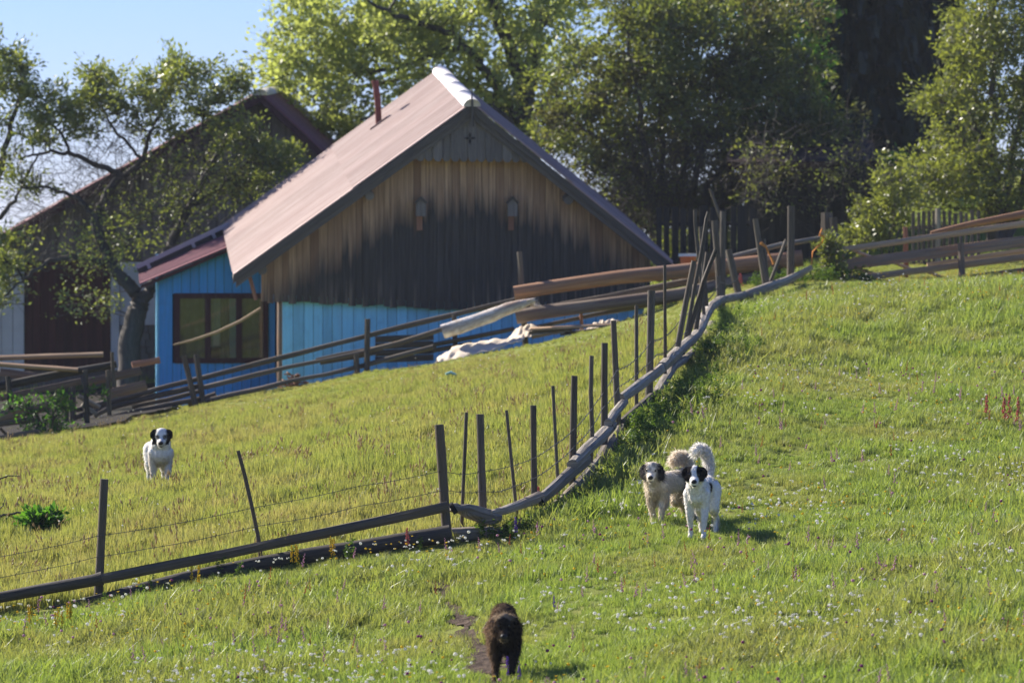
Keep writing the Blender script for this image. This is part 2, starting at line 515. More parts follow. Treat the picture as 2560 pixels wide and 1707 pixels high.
M['roof_dark'] = roofmat('dark_red_sheet_metal', (.15, .04, .055), (.24, .075, .09), .5, .2, (.10, .04, .05))
M['cap'] = plain('galvanised_ridge_metal', (.80, .75, .72), .42, .6, .08, 6, .35)
M['barge'] = wood('grey_barge_wood', (.06, .055, .05), (.135, .122, .108), across=30)
M['scallop'] = wood('grey_apex_wood', (.11, .10, .092), (.215, .198, .178), across=30)

# house ---------------------------------------------------------------
hb = HF.at(0, 0, 0, False); hz0 = min(Hh(*HF.at(u, 0, 0).xy) for u in (-3.5, 0, 3)) - .25
house = thing('house', 'old house with pink-red metal roof, blackened plank gable and light blue lower wall', 'house', (hb.x, hb.y, hz0))

def gable_mat():
    """planks: brown where the eaves kept the rain off, blackened by weather below, pale streaks at the foot"""
    m = N('weathered_gable_planks')
    tc = m.n('ShaderNodeTexCoord'); tc.object = house
    sp = m.n('ShaderNodeSeparateXYZ', i_0=tc.outputs['Object'])
    u = m.math('ADD', m.math('MULTIPLY', sp.outputs[0], HF.U.x), m.math('MULTIPLY', sp.outputs[1], HF.U.y))
    w = m.math('ADD', sp.outputs[2], hz0)
    ga = m.n('ShaderNodeSeparateXYZ', i_0=m.attr('g').outputs['Vector'])
    cb = m.n('ShaderNodeCombineXYZ', i_0=m.math('MULTIPLY', ga.outputs[0], .9), i_1=m.math('MULTIPLY', ga.outputs[1], 30), i_2=ga.outputs[2])
    g = m.noise(cb.outputs[0], 1, 5, .65)
    cb2 = m.n('ShaderNodeCombineXYZ', i_0=m.math('MULTIPLY', ga.outputs[0], .5), i_1=m.math('MULTIPLY', ga.outputs[1], 9), i_2=ga.outputs[2])
    g2 = m.noise(cb2.outputs[0], 1, 3, .6)
    # arch of sound wood under the rake, in metres
    aw = HF.hit(1180, 330)[1]; k = .735; c = 1.75
    arch = m.math('SUBTRACT', aw, m.math('MULTIPLY', m.math('SQRT', m.math('ADD', m.math('MULTIPLY', u, u), c * c)), k))
    d = m.math('SUBTRACT', w, arch)            # >0 sheltered
    d = m.math('ADD', d, m.math('MULTIPLY_ADD', g2, .9, -.45))
    d = m.math('ADD', d, m.math('MULTIPLY_ADD', m.orand(), .26, -.13))
    shel = m.ramp(d, -.22, .30)
    brown = m.mix(m.ramp(g, .3, .7), C4((.24, .14, .082)), C4((.62, .42, .26)))
    brown = m.mix(m.ramp(m.orand(), .5, 1.0), brown, C4((.24, .14, .085)))
    black = m.mix(m.ramp(g, .3, .72), C4((.033, .030, .027)), C4((.092, .086, .080)))
    grey = m.mix(m.ramp(g, .3, .7), C4((.07, .065, .06)), C4((.19, .165, .14)))
    # pale streaks near the foot
    foot = HF.hit(900, 765)[1]
    s = m.ramp(m.math('SUBTRACT', w, foot), .55, .0)
    streak = m.math('MULTIPLY', s, m.ramp(g2, .52, .66))
    # far left and right ends grey
    endm = m.ramp(m.math('ABSOLUTE', m.math('ADD', u, .15)), 3.0, 3.55)
    c1 = m.mix(m.math('MULTIPLY', endm, m.ramp(g2, .36, .6)), black, grey)
    c1 = m.mix(streak, c1, C4((.24, .19, .14)))
    col = m.mix(shel, c1, brown)
    return m.done(m.bsdf(col, .8, .2, g, .6, .02))
M['gable'] = gable_mat()

def painted(name, col, wear, dirt=(.05, .09, .12)):
    m = N(name)
    ga = m.n('ShaderNodeSeparateXYZ', i_0=m.attr('g').outputs['Vector'])
    cb = m.n('ShaderNodeCombineXYZ', i_0=m.math('MULTIPLY', ga.outputs[0], 1.2), i_1=m.math('MULTIPLY', ga.outputs[1], 22), i_2=ga.outputs[2])
    g = m.noise(cb.outputs[0], 1, 5, .65); p = m.noise(m.pos(), 3, 4)
    c = m.mix(m.ramp(g, .3, .7), C4([x * .86 for x in col]), C4([min(1, x * 1.1) for x in col]))
    c = m.mix(m.math('MULTIPLY', m.ramp(p, .55, .75), wear), c, C4(dirt))
    st = m.noise(cb.outputs[0], .55, 4, .7)
    c = m.mix(m.math('MULTIPLY', m.ramp(st, .56, .7), wear * 2), c, C4([min(.8, q * .7 + .16) for q in col]))
    hue = m.n('ShaderNodeHueSaturation'); m.set(hue, 'Color', c); m.set(hue, 'Value', m.math('MULTIPLY_ADD', m.orand(), .34, .83))
    return m.done(m.bsdf(hue.outputs[0], .6, .35, g, .35, .01))
M['blue_light'] = painted('light_blue_paint', (.26, .68, .93), .2, (.10, .2, .26))
M['blue_dark'] = painted('deep_blue_paint', (.075, .44, .88), .15)
M['maroon'] = painted('maroon_paint', (.055, .012, .018), .15, (.04, .02, .02))
M['dark'] = plain('dark_interior', (.02, .02, .022), .9, .1)

VO = -.55                              # front overhang
VB = 7.6
apex = HF.hit(1180, 258, VO); apex = (apex[0], apex[1] - HF.sh * VO)
le = HF.hit(583, 686, VO); le = (le[0], le[1] - HF.sh * VO)
re_ = HF.hit(1684, 659, VO); re_ = (re_[0], re_[1] - HF.sh * VO)
def rake(u):
    """underside height of the roof at u (before shear)"""
    e = le if u < apex[0] else re_
    t = (u - apex[0]) / (e[0] - apex[0])
    return apex[1] + (e[1] - apex[1]) * t
roof_sheets(HF, house, apex, le, VO, VB, 8, 2, M['roof'])
roof_sheets(HF, house, apex, re_, VO, VB, 8, 2, M['roof'])
# ridge cap, half round, in overlapping lengths
for k in range(4):
    a = VO - .02 + (VB - VO + .04) / 4 * k; b = a + (VB - VO + .04) / 4 + .05
    mb = MB(); vs = []; n = 9
    for v in (a, b):
        for i in range(n):
            t = math.pi * (i / (n - 1)); r = .135 + .004 * (k % 2)
            vs.append(HF.at(apex[0] + r * 1.15 * math.cos(t), v, apex[1] - .06 + r * math.sin(t) ))
    fs = [(i, i + 1, n + i + 1, n + i) for i in range(n - 1)] + [tuple(range(n)), tuple(range(2 * n - 1, n - 1, -1))]
    mb.add(vs, fs, None, True)
    mb.build('ridge_cap', M['cap'], house)
# barge boards (two per side) below the sheets
for e in (le, re_):
    for j, (t0, t1, v0) in enumerate(((.03, .165, VO + .012), (.155, .275, VO + .045))):
        mb = MB()
        k = .02 if e is le else -.02
        u0, u1 = apex[0], e[0] + (apex[0] - e[0]) * (.0 if j == 0 else .012)
        q = (u1 - apex[0]) / (e[0] - apex[0]); w1 = apex[1] + (e[1] - apex[1]) * q
        p = [HF.at(u0, v0, apex[1] - t0), HF.at(u1, v0, w1 - t0), HF.at(u1, v0, w1 - t1), HF.at(u0, v0, apex[1] - t1)]
        if e is re_: p = p[::-1]
        sd = random.random() * 9
        mb.prism(p, HF.V * .035, sd)
        # grain along the rake
        mb.g = [(((Vector(x) - HF.O).dot(HF.U)) * 1.25, (Vector(x).z - rake((Vector(x) - HF.O).dot(HF.U))), sd) for x in mb.v]
        mb.build('barge_board', M['barge'], house)
    mb = MB()   # soffit boards behind the barge
    p = [HF.at(apex[0], VO + .085, apex[1] - .07), HF.at(e[0], VO + .085, e[1] - .07), HF.at(e[0], VO + .085, e[1] - .11), HF.at(apex[0], VO + .085, apex[1] - .11)]
    if e is re_: p = p[::-1]
    mb.prism(p, HF.V * (.5) + Vector((0, 0, HF.sh * .5)))
    mb.build('soffit', M['barge'], house)
# apex panel of scalloped vertical boards
sc_l, sc_r, sc_row = 1040, 1322, 405
ul, wl_ = HF.hit(sc_l, sc_row, VO + .13); ur, wr_ = HF.hit(sc_r, 409, VO + .13)
nb = 13
for i in range(nb):
    a = ul + (ur - ul) * i / nb; b = ul + (ur - ul) * (i + 1) / nb
    w0 = wl_ + (wr_ - wl_) * (i + .5) / nb - HF.sh * VO
    off = .028 * (i % 2)
    ta, tb = rake(a) - .15, rake(b) - .15
    v = VO + .085 + off
    poly = []
    mid = (a + b) / 2; r = (b - a) / 2
    for k in range(7):
        t = math.pi + math.pi * k / 6
        poly.append(HF.at(mid + r * math.cos(t), v, max(0, 0) + w0 + r * 1.1 * (1 + math.sin(t))))
    tops = [(b, tb), (a, ta)]
    if a < apex[0] < b: tops = [(b, tb), (apex[0], apex[1] - .15), (a, ta)]
    poly += [HF.at(u_, v, max(w_, w0 + r * 1.2)) for u_, w_ in tops]
    mb = MB(); mb.prism(poly, HF.V * .03); mb.build('scalloped_board', M['scallop'], house)
# cross of thin dark pieces on the boards, painting the shade of an opening
cu, cw = HF.hit(1175, 347, VO + .06); cw -= HF.sh * VO
mb = MB()
for (dx, dz) in ((1, 0), (-1, 0), (0, 1), (0, -1)):
    pts = [HF.at(cu + dx * .015 + dz * .012, VO + .078, cw + dz * .015 + dx * .012), HF.at(cu + dx * .06 + dz * .022, VO + .078, cw + dz * .06 + dx * .022), HF.at(cu + dx * .105, VO + .078, cw + dz * .105),
           HF.at(cu + dx * .06 - dz * .022, VO + .078, cw + dz * .06 - dx * .022), HF.at(cu + dx * .015 - dz * .012, VO + .078, cw + dz * .015 - dx * .012)]
    mb.prism(pts, HF.V * .006)
mb.build('cross_shade', M['dark'], house)
mb = MB(); mb.loft([HF.at(apex[0] + .01, VO - .03, apex[1] - .42), HF.at(apex[0], VO - .03, apex[1] + .0), HF.at(apex[0] - .01, VO - .03, apex[1] + .25)], [.028, .024, .006], sides=6)
mb.build('finial', M['barge'], house)
# purlin ends
for (px, row) in ((656, 676), (924, 490), (1422, 501)):
    u, w = HF.hit(px, row, -.42); mb = MB()
    mb.beam(HF.at(u, -.42, w + .42 * HF.sh), HF.at(u, .3, w + .42 * HF.sh), .15, .16, 1, .02); mb.build('purlin_end', M['scallop'], house)
u, w = HF.hit(630, 716, -.15); mb = MB()
mb.beam(HF.at(*[HF.hit(622, 684, -.15)[0], -.15, HF.hit(622, 684, -.15)[1]], False), HF.at(HF.hit(640, 750, -.15)[0], -.15, HF.hit(640, 750, -.15)[1], False), .05, .07, 2, .05)
mb.build('eave_board', M['red_plank'], house)
# upper gable boards
uL, wL = HF.hit(653, 753); uR, wR = HF.hit(1100, 772)
uEnd = re_[0] - .35
u = uL; rnd = random.Random(3); k = 0
while u < uEnd:
    bw = rnd.uniform(.105, .155); b = min(u + bw, uEnd)
    wb = wL + (wR - wL) * (u - uL) / (uR - uL) + rnd.uniform(-.03, .02)
    if u > uR: wb = wR + rnd.uniform(-.03, .02)
    v = rnd.uniform(-.012, .012) - .012
    poly = [HF.at(u, v, wb, False), HF.at(b - .006, v, wb + rnd.uniform(-.01, .01), False), HF.at(b - .006, v, rake(b) - .12, False), HF.at(u, v, rake(u) - .12, False)]
    mb = MB(); sd = rnd.random() * 50; mb.prism(poly, HF.V * .03, sd); mb.build('gable_board', M['gable'], house)
    u = b; k += 1
# lower blue boards
u0, _ = HF.hit(706, 900, .13); u = u0
while u < uEnd - .1:
    bw = rnd.uniform(.165, .215); b = min(u + bw, uEnd - .1)
    wt = (wL + (wR - wL) * min(1, (u - uL) / (uR - uL))) + .12
    v = .13 + rnd.uniform(-.006, .006)
    gz = Hh(*HF.at(u, .13, 0).xy) - .15
    mb = MB(); mb.prism([HF.at(u, v, gz, False), HF.at(b - .008, v, gz, False), HF.at(b - .008, v, wt, False), HF.at(u, v, wt, False)], HF.V * .03)
    mb.build('blue_board', M['blue_light'], house); u = b
mb = MB()   # corner post of the lower wall
gz = Hh(*HF.at(u0, .13, 0).xy) - .2
mb.beam(HF.at(u0 - .05, .2, gz, False), HF.at(u0 - .05, .2, wL + .15, False), .1, .08, 5, .12, up=HF.V); mb.build('corner_post', M['old_plank'], house)
# wall core
mb = MB(); wA = apex[1] - .14
poly = [HF.at(uL + .42, .17, hz0), HF.at(uEnd - .1, .17, hz0), HF.at(uEnd - .1, .17, rake(uEnd) - .2), HF.at(apex[0], .17, wA), HF.at(uL + .1, .17, rake(uL) - .2), HF.at(uL + .1, .17, wL + .1), HF.at(uL + .42, .17, wL + .1)]
mb.prism(poly, HF.V * 7.2 + Vector((0, 0, HF.sh * 7.2))); mb.build('wall', M['dark'], house)
# stove pipe on the left roof plane
u1, w1 = HF.hit(948, 314, 5.6)
t = (u1 - apex[0]) / (le[0] - apex[0])
wp = rake(u1)
b0 = HF.at(u1, 5.6, wp - .1)
# place it where the roof plane passes behind photo pixel (948, 314)
best = None
for v in np.arange(-.3, 7.4, .05):
    u_, w_ = HF.hit(948, 312, v)
    dd = abs(w_ - HF.sh * v - rake(u_))
    if best is None or dd < best[0]: best = (dd, v, u_)
_, vp, up_ = best
b0 = HF.at(up_, vp, rake(up_) - .15)
mb = MB(); hgt = (312 - 203) / F * b0.y
M['pipe'] = plain('rusty_red_stovepipe', (.16, .035, .03), .55, .4, .25, 10)
mb.loft([b0, b0 + Vector((-.03, 0, .15 + hgt * .55)), b0 + Vector((-.075, 0, .15 + hgt))], .062, sides=12)
mb.loft([b0 + Vector((-.076, 0, .15 + hgt - .05)), b0 + Vector((-.078, 0, .15 + hgt + .012))], .069, sides=12)
mb.build('stovepipe', M['pipe'], house)
mb = MB(); mb.board(HF.at(up_ - .02, vp - .05, rake(up_) + .03), HF.V, (HF.U * (le[0] - apex[0]) + Vector((0, 0, le[1] - apex[1]))).normalized(), Vector((-.57, 0, .82)), .16, .2, .012)
mb.build('pipe_flashing', M['roof'], house)

# nest boxes on the gable
for i, (px, lab) in enumerate(((1052, 'grey wooden nest box on the dark gable, the one nearer the stovepipe'), (1281, 'grey wooden nest box on the dark gable, the one farther from the stovepipe'))):
    u, wt = HF.hit(px, 493, -.1); _, wb = HF.hit(px, 541, -.1); _, w2 = HF.hit(px, 576, -.05)
    t = thing('nest_box', lab, 'nest box', HF.at(u, -.1, wb, False), 'nest boxes on the gable')
    h = .088
    mb = MB(); mb.prism([HF.at(u - h, -.17, wb, False), HF.at(u + h, -.17, wb, False), HF.at(u + h, -.17, wt - .12, False), HF.at(u, -.17, wt - .03, False), HF.at(u - h, -.17, wt - .12, False)], HF.V * .14)
    mb.build('box', M['scallop'], t)
    for s in (-1, 1):
        mb = MB(); mb.board(HF.at(u + s * .05, -.115, wt - .052, False), HF.V, (HF.U * s + Vector((0, 0, -.95))).normalized(), (HF.U * s + Vector((0, 0, 1.05))).normalized(), .1, .078, .011); mb.build('roof_board', M['barge'], t)
    mb = MB(); mb.board(HF.at(u - .02, -.055, (wb + w2) / 2, False), Vector((0, 0, 1)), HF.U, HF.V, (wb - w2) / 2, .05, .02); mb.build('mounting_board', M['red_plank'], t)

# blue lean-to porch ---------------------------------------------------
VA = 5.1
pb = HF.at(HF.hit(530, 960, VA)[0], VA, 0, False); pz = Hh(pb.x, pb.y) - .3
porch = thing('porch', 'bright blue boarded lean-to porch with wide maroon window and red roof', 'porch', (pb.x, pb.y, pz))
def A(px, row, dv=0.0):
    u, w = HF.hit(px, row, VA + dv); return HF.at(u, VA + dv, w, False)
def px_u(px): return HF.hit(px, 800, VA)[0]
def w_row(row, px=550): return HF.hit(px, row, VA)[1]
gzp = pz
rk0 = HF.hit(349, 709, VA - .25); rk1 = HF.hit(640, 588, VA - .25)
def prake(u): return rk0[1] + (rk1[1] - rk0[1]) * (u - rk0[0]) / (rk1[0] - rk0[0])
win_t, win_b = w_row(733), w_row(908)
uw0, uw1 = px_u(435), px_u(670)
edges = [px_u(395), px_u(432)]
u = px_u(432); rnd = random.Random(12)
while u < px_u(704): u += rnd.uniform(.15, .18); edges.append(min(u, px_u(706)))
for i in range(len(edges) - 1):
    a, b = edges[i], edges[i + 1] - .008
    if b - a < .03: continue
    segs = [(gzp, prake(a) - .03, prake(b) - .03)]
    if b > uw0 and a < uw1: segs = [(gzp, win_b + .01, win_b + .01), (win_t - .01, prake(a) - .03, prake(b) - .03)]
    v = VA + rnd.uniform(-.006, .006)
    for (z0, za, zb) in segs:
        mb = MB(); mb.prism([HF.at(a, v, z0, False), HF.at(b, v, z0, False), HF.at(b, v, zb, False), HF.at(a, v, za, False)], HF.V * .03); mb.build('blue_board', M['blue_dark'], porch)
mb = MB()   # light edged side wall and core behind
ua, ub = px_u(393), px_u(706)
mb.prism([HF.at(ua + .01, VA + .04, gzp, False), HF.at(ua + .01, VA + 4.2, gzp, False), HF.at(ua + .01, VA + 4.2, prake(ua) - .05 + HF.sh * 4.2, False), HF.at(ua + .01, VA + .04, prake(ua) - .05, False)], HF.U * .05)
mb.build('side_wall', M['blue_light'], porch)
mb = MB(); mb.prism([HF.at(ua - .012, VA - .015, gzp, False), HF.at(ua + .035, VA - .015, gzp, False), HF.at(ua + .035, VA - .015, prake(ua) - .06, False), HF.at(ua - .012, VA - .015, prake(ua) - .06, False)], HF.V * .05); mb.build('corner_trim', M['blue_light'], porch)
mb = MB(); mb.prism([HF.at(ua + .07, VA + .35, gzp, False), HF.at(ub, VA + .35, gzp, False), HF.at(ub, VA + .35, prake(ub) - .1, False), HF.at(ua + .07, VA + .35, prake(ua) - .1, False)], HF.V * 3.8); mb.build('wall', M['dark'], porch)
# window
wf = MB(); fr_t = .10
def bar(mb, u0, u1, w0, w1, v=VA - .03, d=.08):
    mb.prism([HF.at(u0, v, w0, False), HF.at(u1, v, w0, False), HF.at(u1, v, w1, False), HF.at(u0, v, w1, False)], HF.V * d)
bar(wf, uw0, uw1, win_b, win_b + .10); bar(wf, uw0, uw1, win_t - .10, win_t)
pn = [(450, 512), (527, 590), (605, 658)]
ed = [uw0] + [x for p_ in pn for x in (px_u(p_[0]), px_u(p_[1]))] + [uw1]
for i in range(0, 8, 2): bar(wf, ed[i], ed[i + 1], win_b + .10, win_t - .10)
window = wf.build('window', M['maroon'], porch)
def glassmat():
    m = N('window_glass')
    g = m.n('ShaderNodeBsdfGlossy', i_0=(1, 1, 1, 1)); g.inputs['Roughness'].default_value = .03
    t = m.n('ShaderNodeBsdfTransparent', i_0=(.8, .85, .82, 1)); x = m.n('ShaderNodeMixShader')
    f = m.n('ShaderNodeFresnel'); f.inputs[0].default_value = 1.5
    m.t.links.new(f.outputs[0], x.inputs[0]); m.t.links.new(t.outputs[0], x.inputs[1]); m.t.links.new(g.outputs[0], x.inputs[2])
    return m.done(x.outputs[0])
M['glass'] = glassmat()
M['cloth_olive'] = plain('olive_curtain', (.16, .20, .15), .9, .1, .3, 12)
M['cloth_pale'] = plain('pale_green_curtain', (.34, .46, .42), .9, .1, .2, 12)
M['cloth_blue'] = plain('pale_blue_curtain', (.25, .45, .55), .9, .1, .2, 12)
M['cloth_white'] = plain('white_cloth', (.75, .74, .70), .9, .1, .08, 12)
for i, p_ in enumerate(pn):
    mb = MB(); bar(mb, px_u(p_[0]), px_u(p_[1]), win_b + .10, win_t - .10, VA + .005, .006); mb.build('pane', M['glass'], window)
def curtain(u0, u1, w0, w1, mat, v=VA + .10):
    mb = MB(); n = 14; vs = []
    for w_ in (w0, w1):
        for k in range(n + 1):
            vs.append(HF.at(u0 + (u1 - u0) * k / n, v + .018 * math.sin(k * 1.7), w_, False))
    mb.add(vs, [(k, k + 1, n + 2 + k, n + 1 + k) for k in range(n)], None, True); mb.build('curtain', mat, window)
curtain(px_u(440), px_u(518), win_b, win_t, M['cloth_olive'])
curtain(px_u(520), px_u(552), win_b + .3, win_t, M['cloth_pale'])
curtain(px_u(550), px_u(578), win_b, win_t, M['cloth_olive'], VA + .14)
curtain(px_u(574), px_u(596), win_b, win_t, M['cloth_blue'])
curtain(px_u(598), px_u(664), win_b, win_t, M['cloth_olive'])
curtain(px_u(533), px_u(549), w_row(864), w_row(832), M['cloth_white'], VA + .05)
# red roof of the porch
pa = (px_u(662), prake(px_u(662)) - HF.sh * (VA - .25)); pe = (rk0[0], rk0[1] - HF.sh * (VA - .25))
roof_sheets(HF, porch, pa, pe, VA - .25, VA + 2.6, 3, 1, M['roof_dark'], rib=.3)
mb = MB(); mb.prism([HF.at(pe[0] + .02, VA - .23, pe[1] - .03), HF.at(pa[0], VA - .23, pa[1] - .03), HF.at(pa[0], VA - .23, pa[1] - .10), HF.at(pe[0] + .02, VA - .23, pe[1] - .10)][::-1], HF.V * .03); mb.build('fascia', M['maroon'], porch)
# long dark panel propped on the porch roof, pale front edge
def on_roof(px, row, up):
    for v in np.arange(VA, VA + 6, .02):
        u_, w_ = HF.hit(px, row, v)
        t_ = (u_ - pe[0]) / (pa[0] - pe[0]); rw = pe[1] + (pa[1] - pe[1]) * t_ + HF.sh * v
        if w_ <= rw + up: return u_, v, w_
    return u_, v, w_
pL = on_roof(345, 687, .02); pR = on_roof(568, 583, .02)
pan = thing('roof_panel', 'long black panel with pale edge lying on the porch roof', 'panel', HF.at(*pL, False))
q0, q1 = HF.at(*pL, False), HF.at(*pR, False)
dirp = (q1 - q0).normalized(); upn = Vector((-dirp.z, 0, dirp.x)).normalized()
mb = MB(); mb.board((q0 + q1) / 2 + HF.V * .35 + Vector((0, 0, .06)), dirp, HF.V, upn, (q1 - q0).length / 2, .35, .075); mb.build('panel_body', M['iron'], pan)
mb = MB(); mb.board((q0 + q1) / 2 + Vector((0, 0, .16)) + HF.V * .02, dirp, HF.V, upn, (q1 - q0).length / 2 + .03, .06, .042)
M['edge'] = plain('grey_metal_edge', (.34, .35, .37), .4, .5, .15, 10, .3)
mb.build('edge_strip', M['edge'], pan)
for t_ in (.12, .62, .85):
    mb = MB(); mb.board(q0.lerp(q1, t_) - HF.V * .03 + Vector((0, 0, .07)), dirp, HF.V, upn, .035, .02, .05); mb.build('bracket', M['edge'], pan)
# taut rope in front of the window
rp = [P(433, 862, 84.5), P(480, 851, 84.5), P(540, 831, 84.5), P(600, 803, 84.5), P(652, 770, 84.5)]
mb = MB(); mb.loft(rp, [.012, .022, .026, .026, .02], sides=6, jit=.1, seed=4)
M['straw'] = plain('straw_rope', (.42, .31, .19), .9, .1, .25, 30)
tag(mb.build('bent_stick', M['straw']), 'thin bowed tan stick slanting in front of the porch window', 'stick')
# little heap of dry rubbish at the house corner
mb = MB(); g0 = G(690, 1000); rnd = random.Random(4)
for i in range(40):
    a = rnd.uniform(0, 6.3); r = rnd.uniform(0, .2)
    c = Vector((g0.x + r * math.cos(a), 84.2 + r * .5 * math.sin(a), Hh(g0.x, 84.2) + .05 + rnd.uniform(0, .28) * (1 - r * 3)))
    d = Vector((rnd.uniform(-1, 1), rnd.uniform(-1, 1), rnd.uniform(-.4, .6))).normalized()
    mb.beam(c - d * .12, c + d * .12, .025, .05, 1, .2)
tag(mb.build('brush_heap', M['red_plank']), 'small heap of brown sticks at the blue house corner', 'heap')

# barn -----------------------------------------------------------------
BF = Frame(640, 100.0, 0.005, 0.04)
bb = BF.at(0, 0, 0, False); bz = -3.3
barn = thing('barn', 'large grey barn with dark red roof and big dark red door behind the fruit tree', 'barn', (bb.x, bb.y, bz))
ba = BF.hit(650, 236, -.5); ba = (ba[0], ba[1] + .05)
bl = BF.hit(-110, 652, -.5); bl = (bl[0], bl[1] + .05)
br = BF.hit(905, 470, -.5); br = (br[0], br[1] + .05)
roof_sheets(BF, barn, ba, bl, -.5, 8, 6, 3, M['roof_dark'])
roof_sheets(BF, barn, ba, br, -.5, 8, 6, 2, M['roof_dark'])
for k in range(2):
    a_, b_ = -.52 + 4.27 * k, -.52 + 4.27 * (k + 1) + .05
    mb = MB(); vs = []; n = 7
    for v in (a_, b_):
        for i in range(n):
            t = math.pi * i / (n - 1); vs.append(BF.at(ba[0] + .16 * math.cos(t), v, ba[1] - .05 + .13 * math.sin(t)))
    mb.add(vs, [(i, i + 1, n + i + 1, n + i) for i in range(n - 1)] + [tuple(range(n)), tuple(range(2 * n - 1, n - 1, -1))], None, True); mb.build('ridge_cap', M['cap'], barn)
def brk(u):
    e = bl if u < ba[0] else br
    return ba[1] + (e[1] - ba[1]) * (u - ba[0]) / (e[0] - ba[0])
for e in (bl, br):
    mb = MB(); p = [BF.at(ba[0], -.48, ba[1] - .03), BF.at(e[0], -.48, e[1] - .03), BF.at(e[0], -.48, e[1] - .2), BF.at(ba[0], -.48, ba[1] - .2)]
    if e is br: p = p[::-1]
    mb.prism(p, BF.V * .04); mb.build('barge_board', M['maroon'], barn)
M['barn_wood'] = wood('grey_barn_boards', (.10, .085, .08), (.24, .20, .19), along=.7, across=18)
M['plaster'] = plain('white_limewash', (.60, .60, .62), .9, .1, .18, 2.5)
M['barn_red'] = wood('dark_red_door_boards', (.045, .014, .016), (.085, .026, .026), along=.7, across=14)
M['stone'] = plain('grey_field_stone', (.16, .15, .14), .9, .15, .4, 4)
wtop = BF.hit(200, 652)[1]
u = bl[0] + .5; rnd = random.Random(9)
while u < br[0] - .3:
    b = u + rnd.uniform(.24, .32)
    if brk(u) - .2 > wtop + .02 and brk(b) - .2 > wtop + .02:
        v = rnd.uniform(-.01, .01)
        mb = MB(); mb.prism([BF.at(u, v, wtop, False), BF.at(b - .012, v, wtop, False), BF.at(b - .012, v, brk(b) - .2, False), BF.at(u, v, brk(u) - .2, False)], BF.V * .03); mb.build('gable_board', M['barn_wood'], barn)
    u = b
def bpanel(name, x0, x1, r0, r1, mat, v=0.0, d=.05):
    a_, t_ = BF.hit(x0, r0, v)[0], BF.hit((x0 + x1) / 2, r0, v)[1]; b_, lo = BF.hit(x1, r0, v)[0], BF.hit((x0 + x1) / 2, r1, v)[1]
    mb = MB(); mb.prism([BF.at(a_, v, lo, False), BF.at(b_, v, lo, False), BF.at(b_, v, t_, False), BF.at(a_, v, t_, False)], BF.V * d); return mb.build(name, mat, barn)
for i in range(6): bpanel('wall_board', -110 + i * 28.5, -110 + (i + 1) * 28.5 - 1.2, 655, 930, M['plaster'], rnd.uniform(-.01, .01))
door = bpanel('door', 62, 277, 652, 925, M['barn_red'], .05, .04)
for i in range(11):
    a_ = 64 + i * 19.3; v = .02 + rnd.uniform(-.006, .006)
    ua_, ub_ = BF.hit(a_, 800, v)[0], BF.hit(a_ + 18, 800, v)[0]; t_ = BF.hit(170, 656, v)[1]; lo = BF.hit(170, 925, v)[1]
    mb = MB(); mb.prism([BF.at(ua_, v, lo, False), BF.at(ub_, v, lo, False), BF.at(ub_, v, t_, False), BF.at(ua_, v, t_, False)], BF.V * .025)
    o = mb.build('door_board', M['barn_red'], door)
bpanel('door_post', 277, 298, 690, 925, M['plaster'], -.03, .1)
bpanel('wall_panel', 300, 480, 655, 812, M['plaster'], .02)
mb = MB(); mb.prism([BF.at(bl[0] + .5, .1, bz), BF.at(br[0] - .4, .1, bz), BF.at(br[0] - .4, .1, brk(br[0]) - .1), BF.at(ba[0], .1, ba[1] - .25), BF.at(bl[0] + .5, .1, brk(bl[0] + .5) - .25)], BF.V * 7.6 + Vector((0, 0, .76))); mb.build('wall', M['barn_wood'], barn)
for r in range(6):
    x = 300 + (r % 2) * 9
    while x < 470:
        w_ = rnd.uniform(22, 40)
        a_, t_ = BF.hit(x, 814 + r * 18, 0); b_ = BF.hit(x + w_ - 2, 814, 0)[0]; lo = BF.hit(x, 814 + r * 18 + 16, 0)[1]
        mb = MB(); d = rnd.uniform(-.03, .03); j = lambda: rnd.uniform(-.015, .015)
        mb.prism([BF.at(a_ + j(), d, lo + j(), False), BF.at(b_ + j(), d + j(), lo + j(), False), BF.at(b_ + j(), d, t_ + j(), False), BF.at(a_ + j(), d, t_ + j(), False)], BF.V * .15); mb.build('stone', M['stone'], barn)
        x += w_
# dark shed under the trees, right ---------------------------------------
SF = Frame(2015, 95.5, -.04, .03)
sb = SF.at(0, 0, 0, False); sz = Hh(sb.x, sb.y) - .3
shed = thing('shed', 'dark weathered plank shed standing under the trees', 'shed', (sb.x, sb.y, sz))
M['shed'] = wood('blackened_shed_boards', (.018, .016, .015), (.055, .048, .043), along=.7, across=18)
sl, _ = SF.hit(1862, 500); sr, _ = SF.hit(2165, 500); st = SF.hit(2000, 428)[1]
u = sl; rnd = random.Random(21)
while u < sr:
    b = u + rnd.uniform(.13, .19); v = rnd.uniform(-.012, .012)
    mb = MB(); mb.prism([SF.at(u, v, sz, False), SF.at(b - .012, v, sz, False), SF.at(b - .012, v, st, False), SF.at(u, v, st, False)], SF.V * .03); mb.build('shed_board', M['shed'], shed); u = b
mb = MB(); mb.prism([SF.at(sl + .02, .05, sz, False), SF.at(sr, .05, sz, False), SF.at(sr, .05, st, False), SF.at(sl + .02, .05, st, False)], SF.V * 3); mb.build('wall', M['dark'], shed)
st2 = SF.hit(2000, 402)[1]
M['shed_roof'] = plain('rust_brown_roofing', (.035, .017, .013), .85, .2, .3, 5)
mb = MB(); mb.prism([SF.at(sl - .35, -.35, st + .02, False), SF.at(sr + .25, -.35, st + .02, False), SF.at(sr + .25, -.35, st2 - .02, False), SF.at(sl - .35, -.35, st2 - .02, False)], SF.V * 4 + Vector((0, 0, .5))); mb.build('roof', M['shed_roof'], shed)
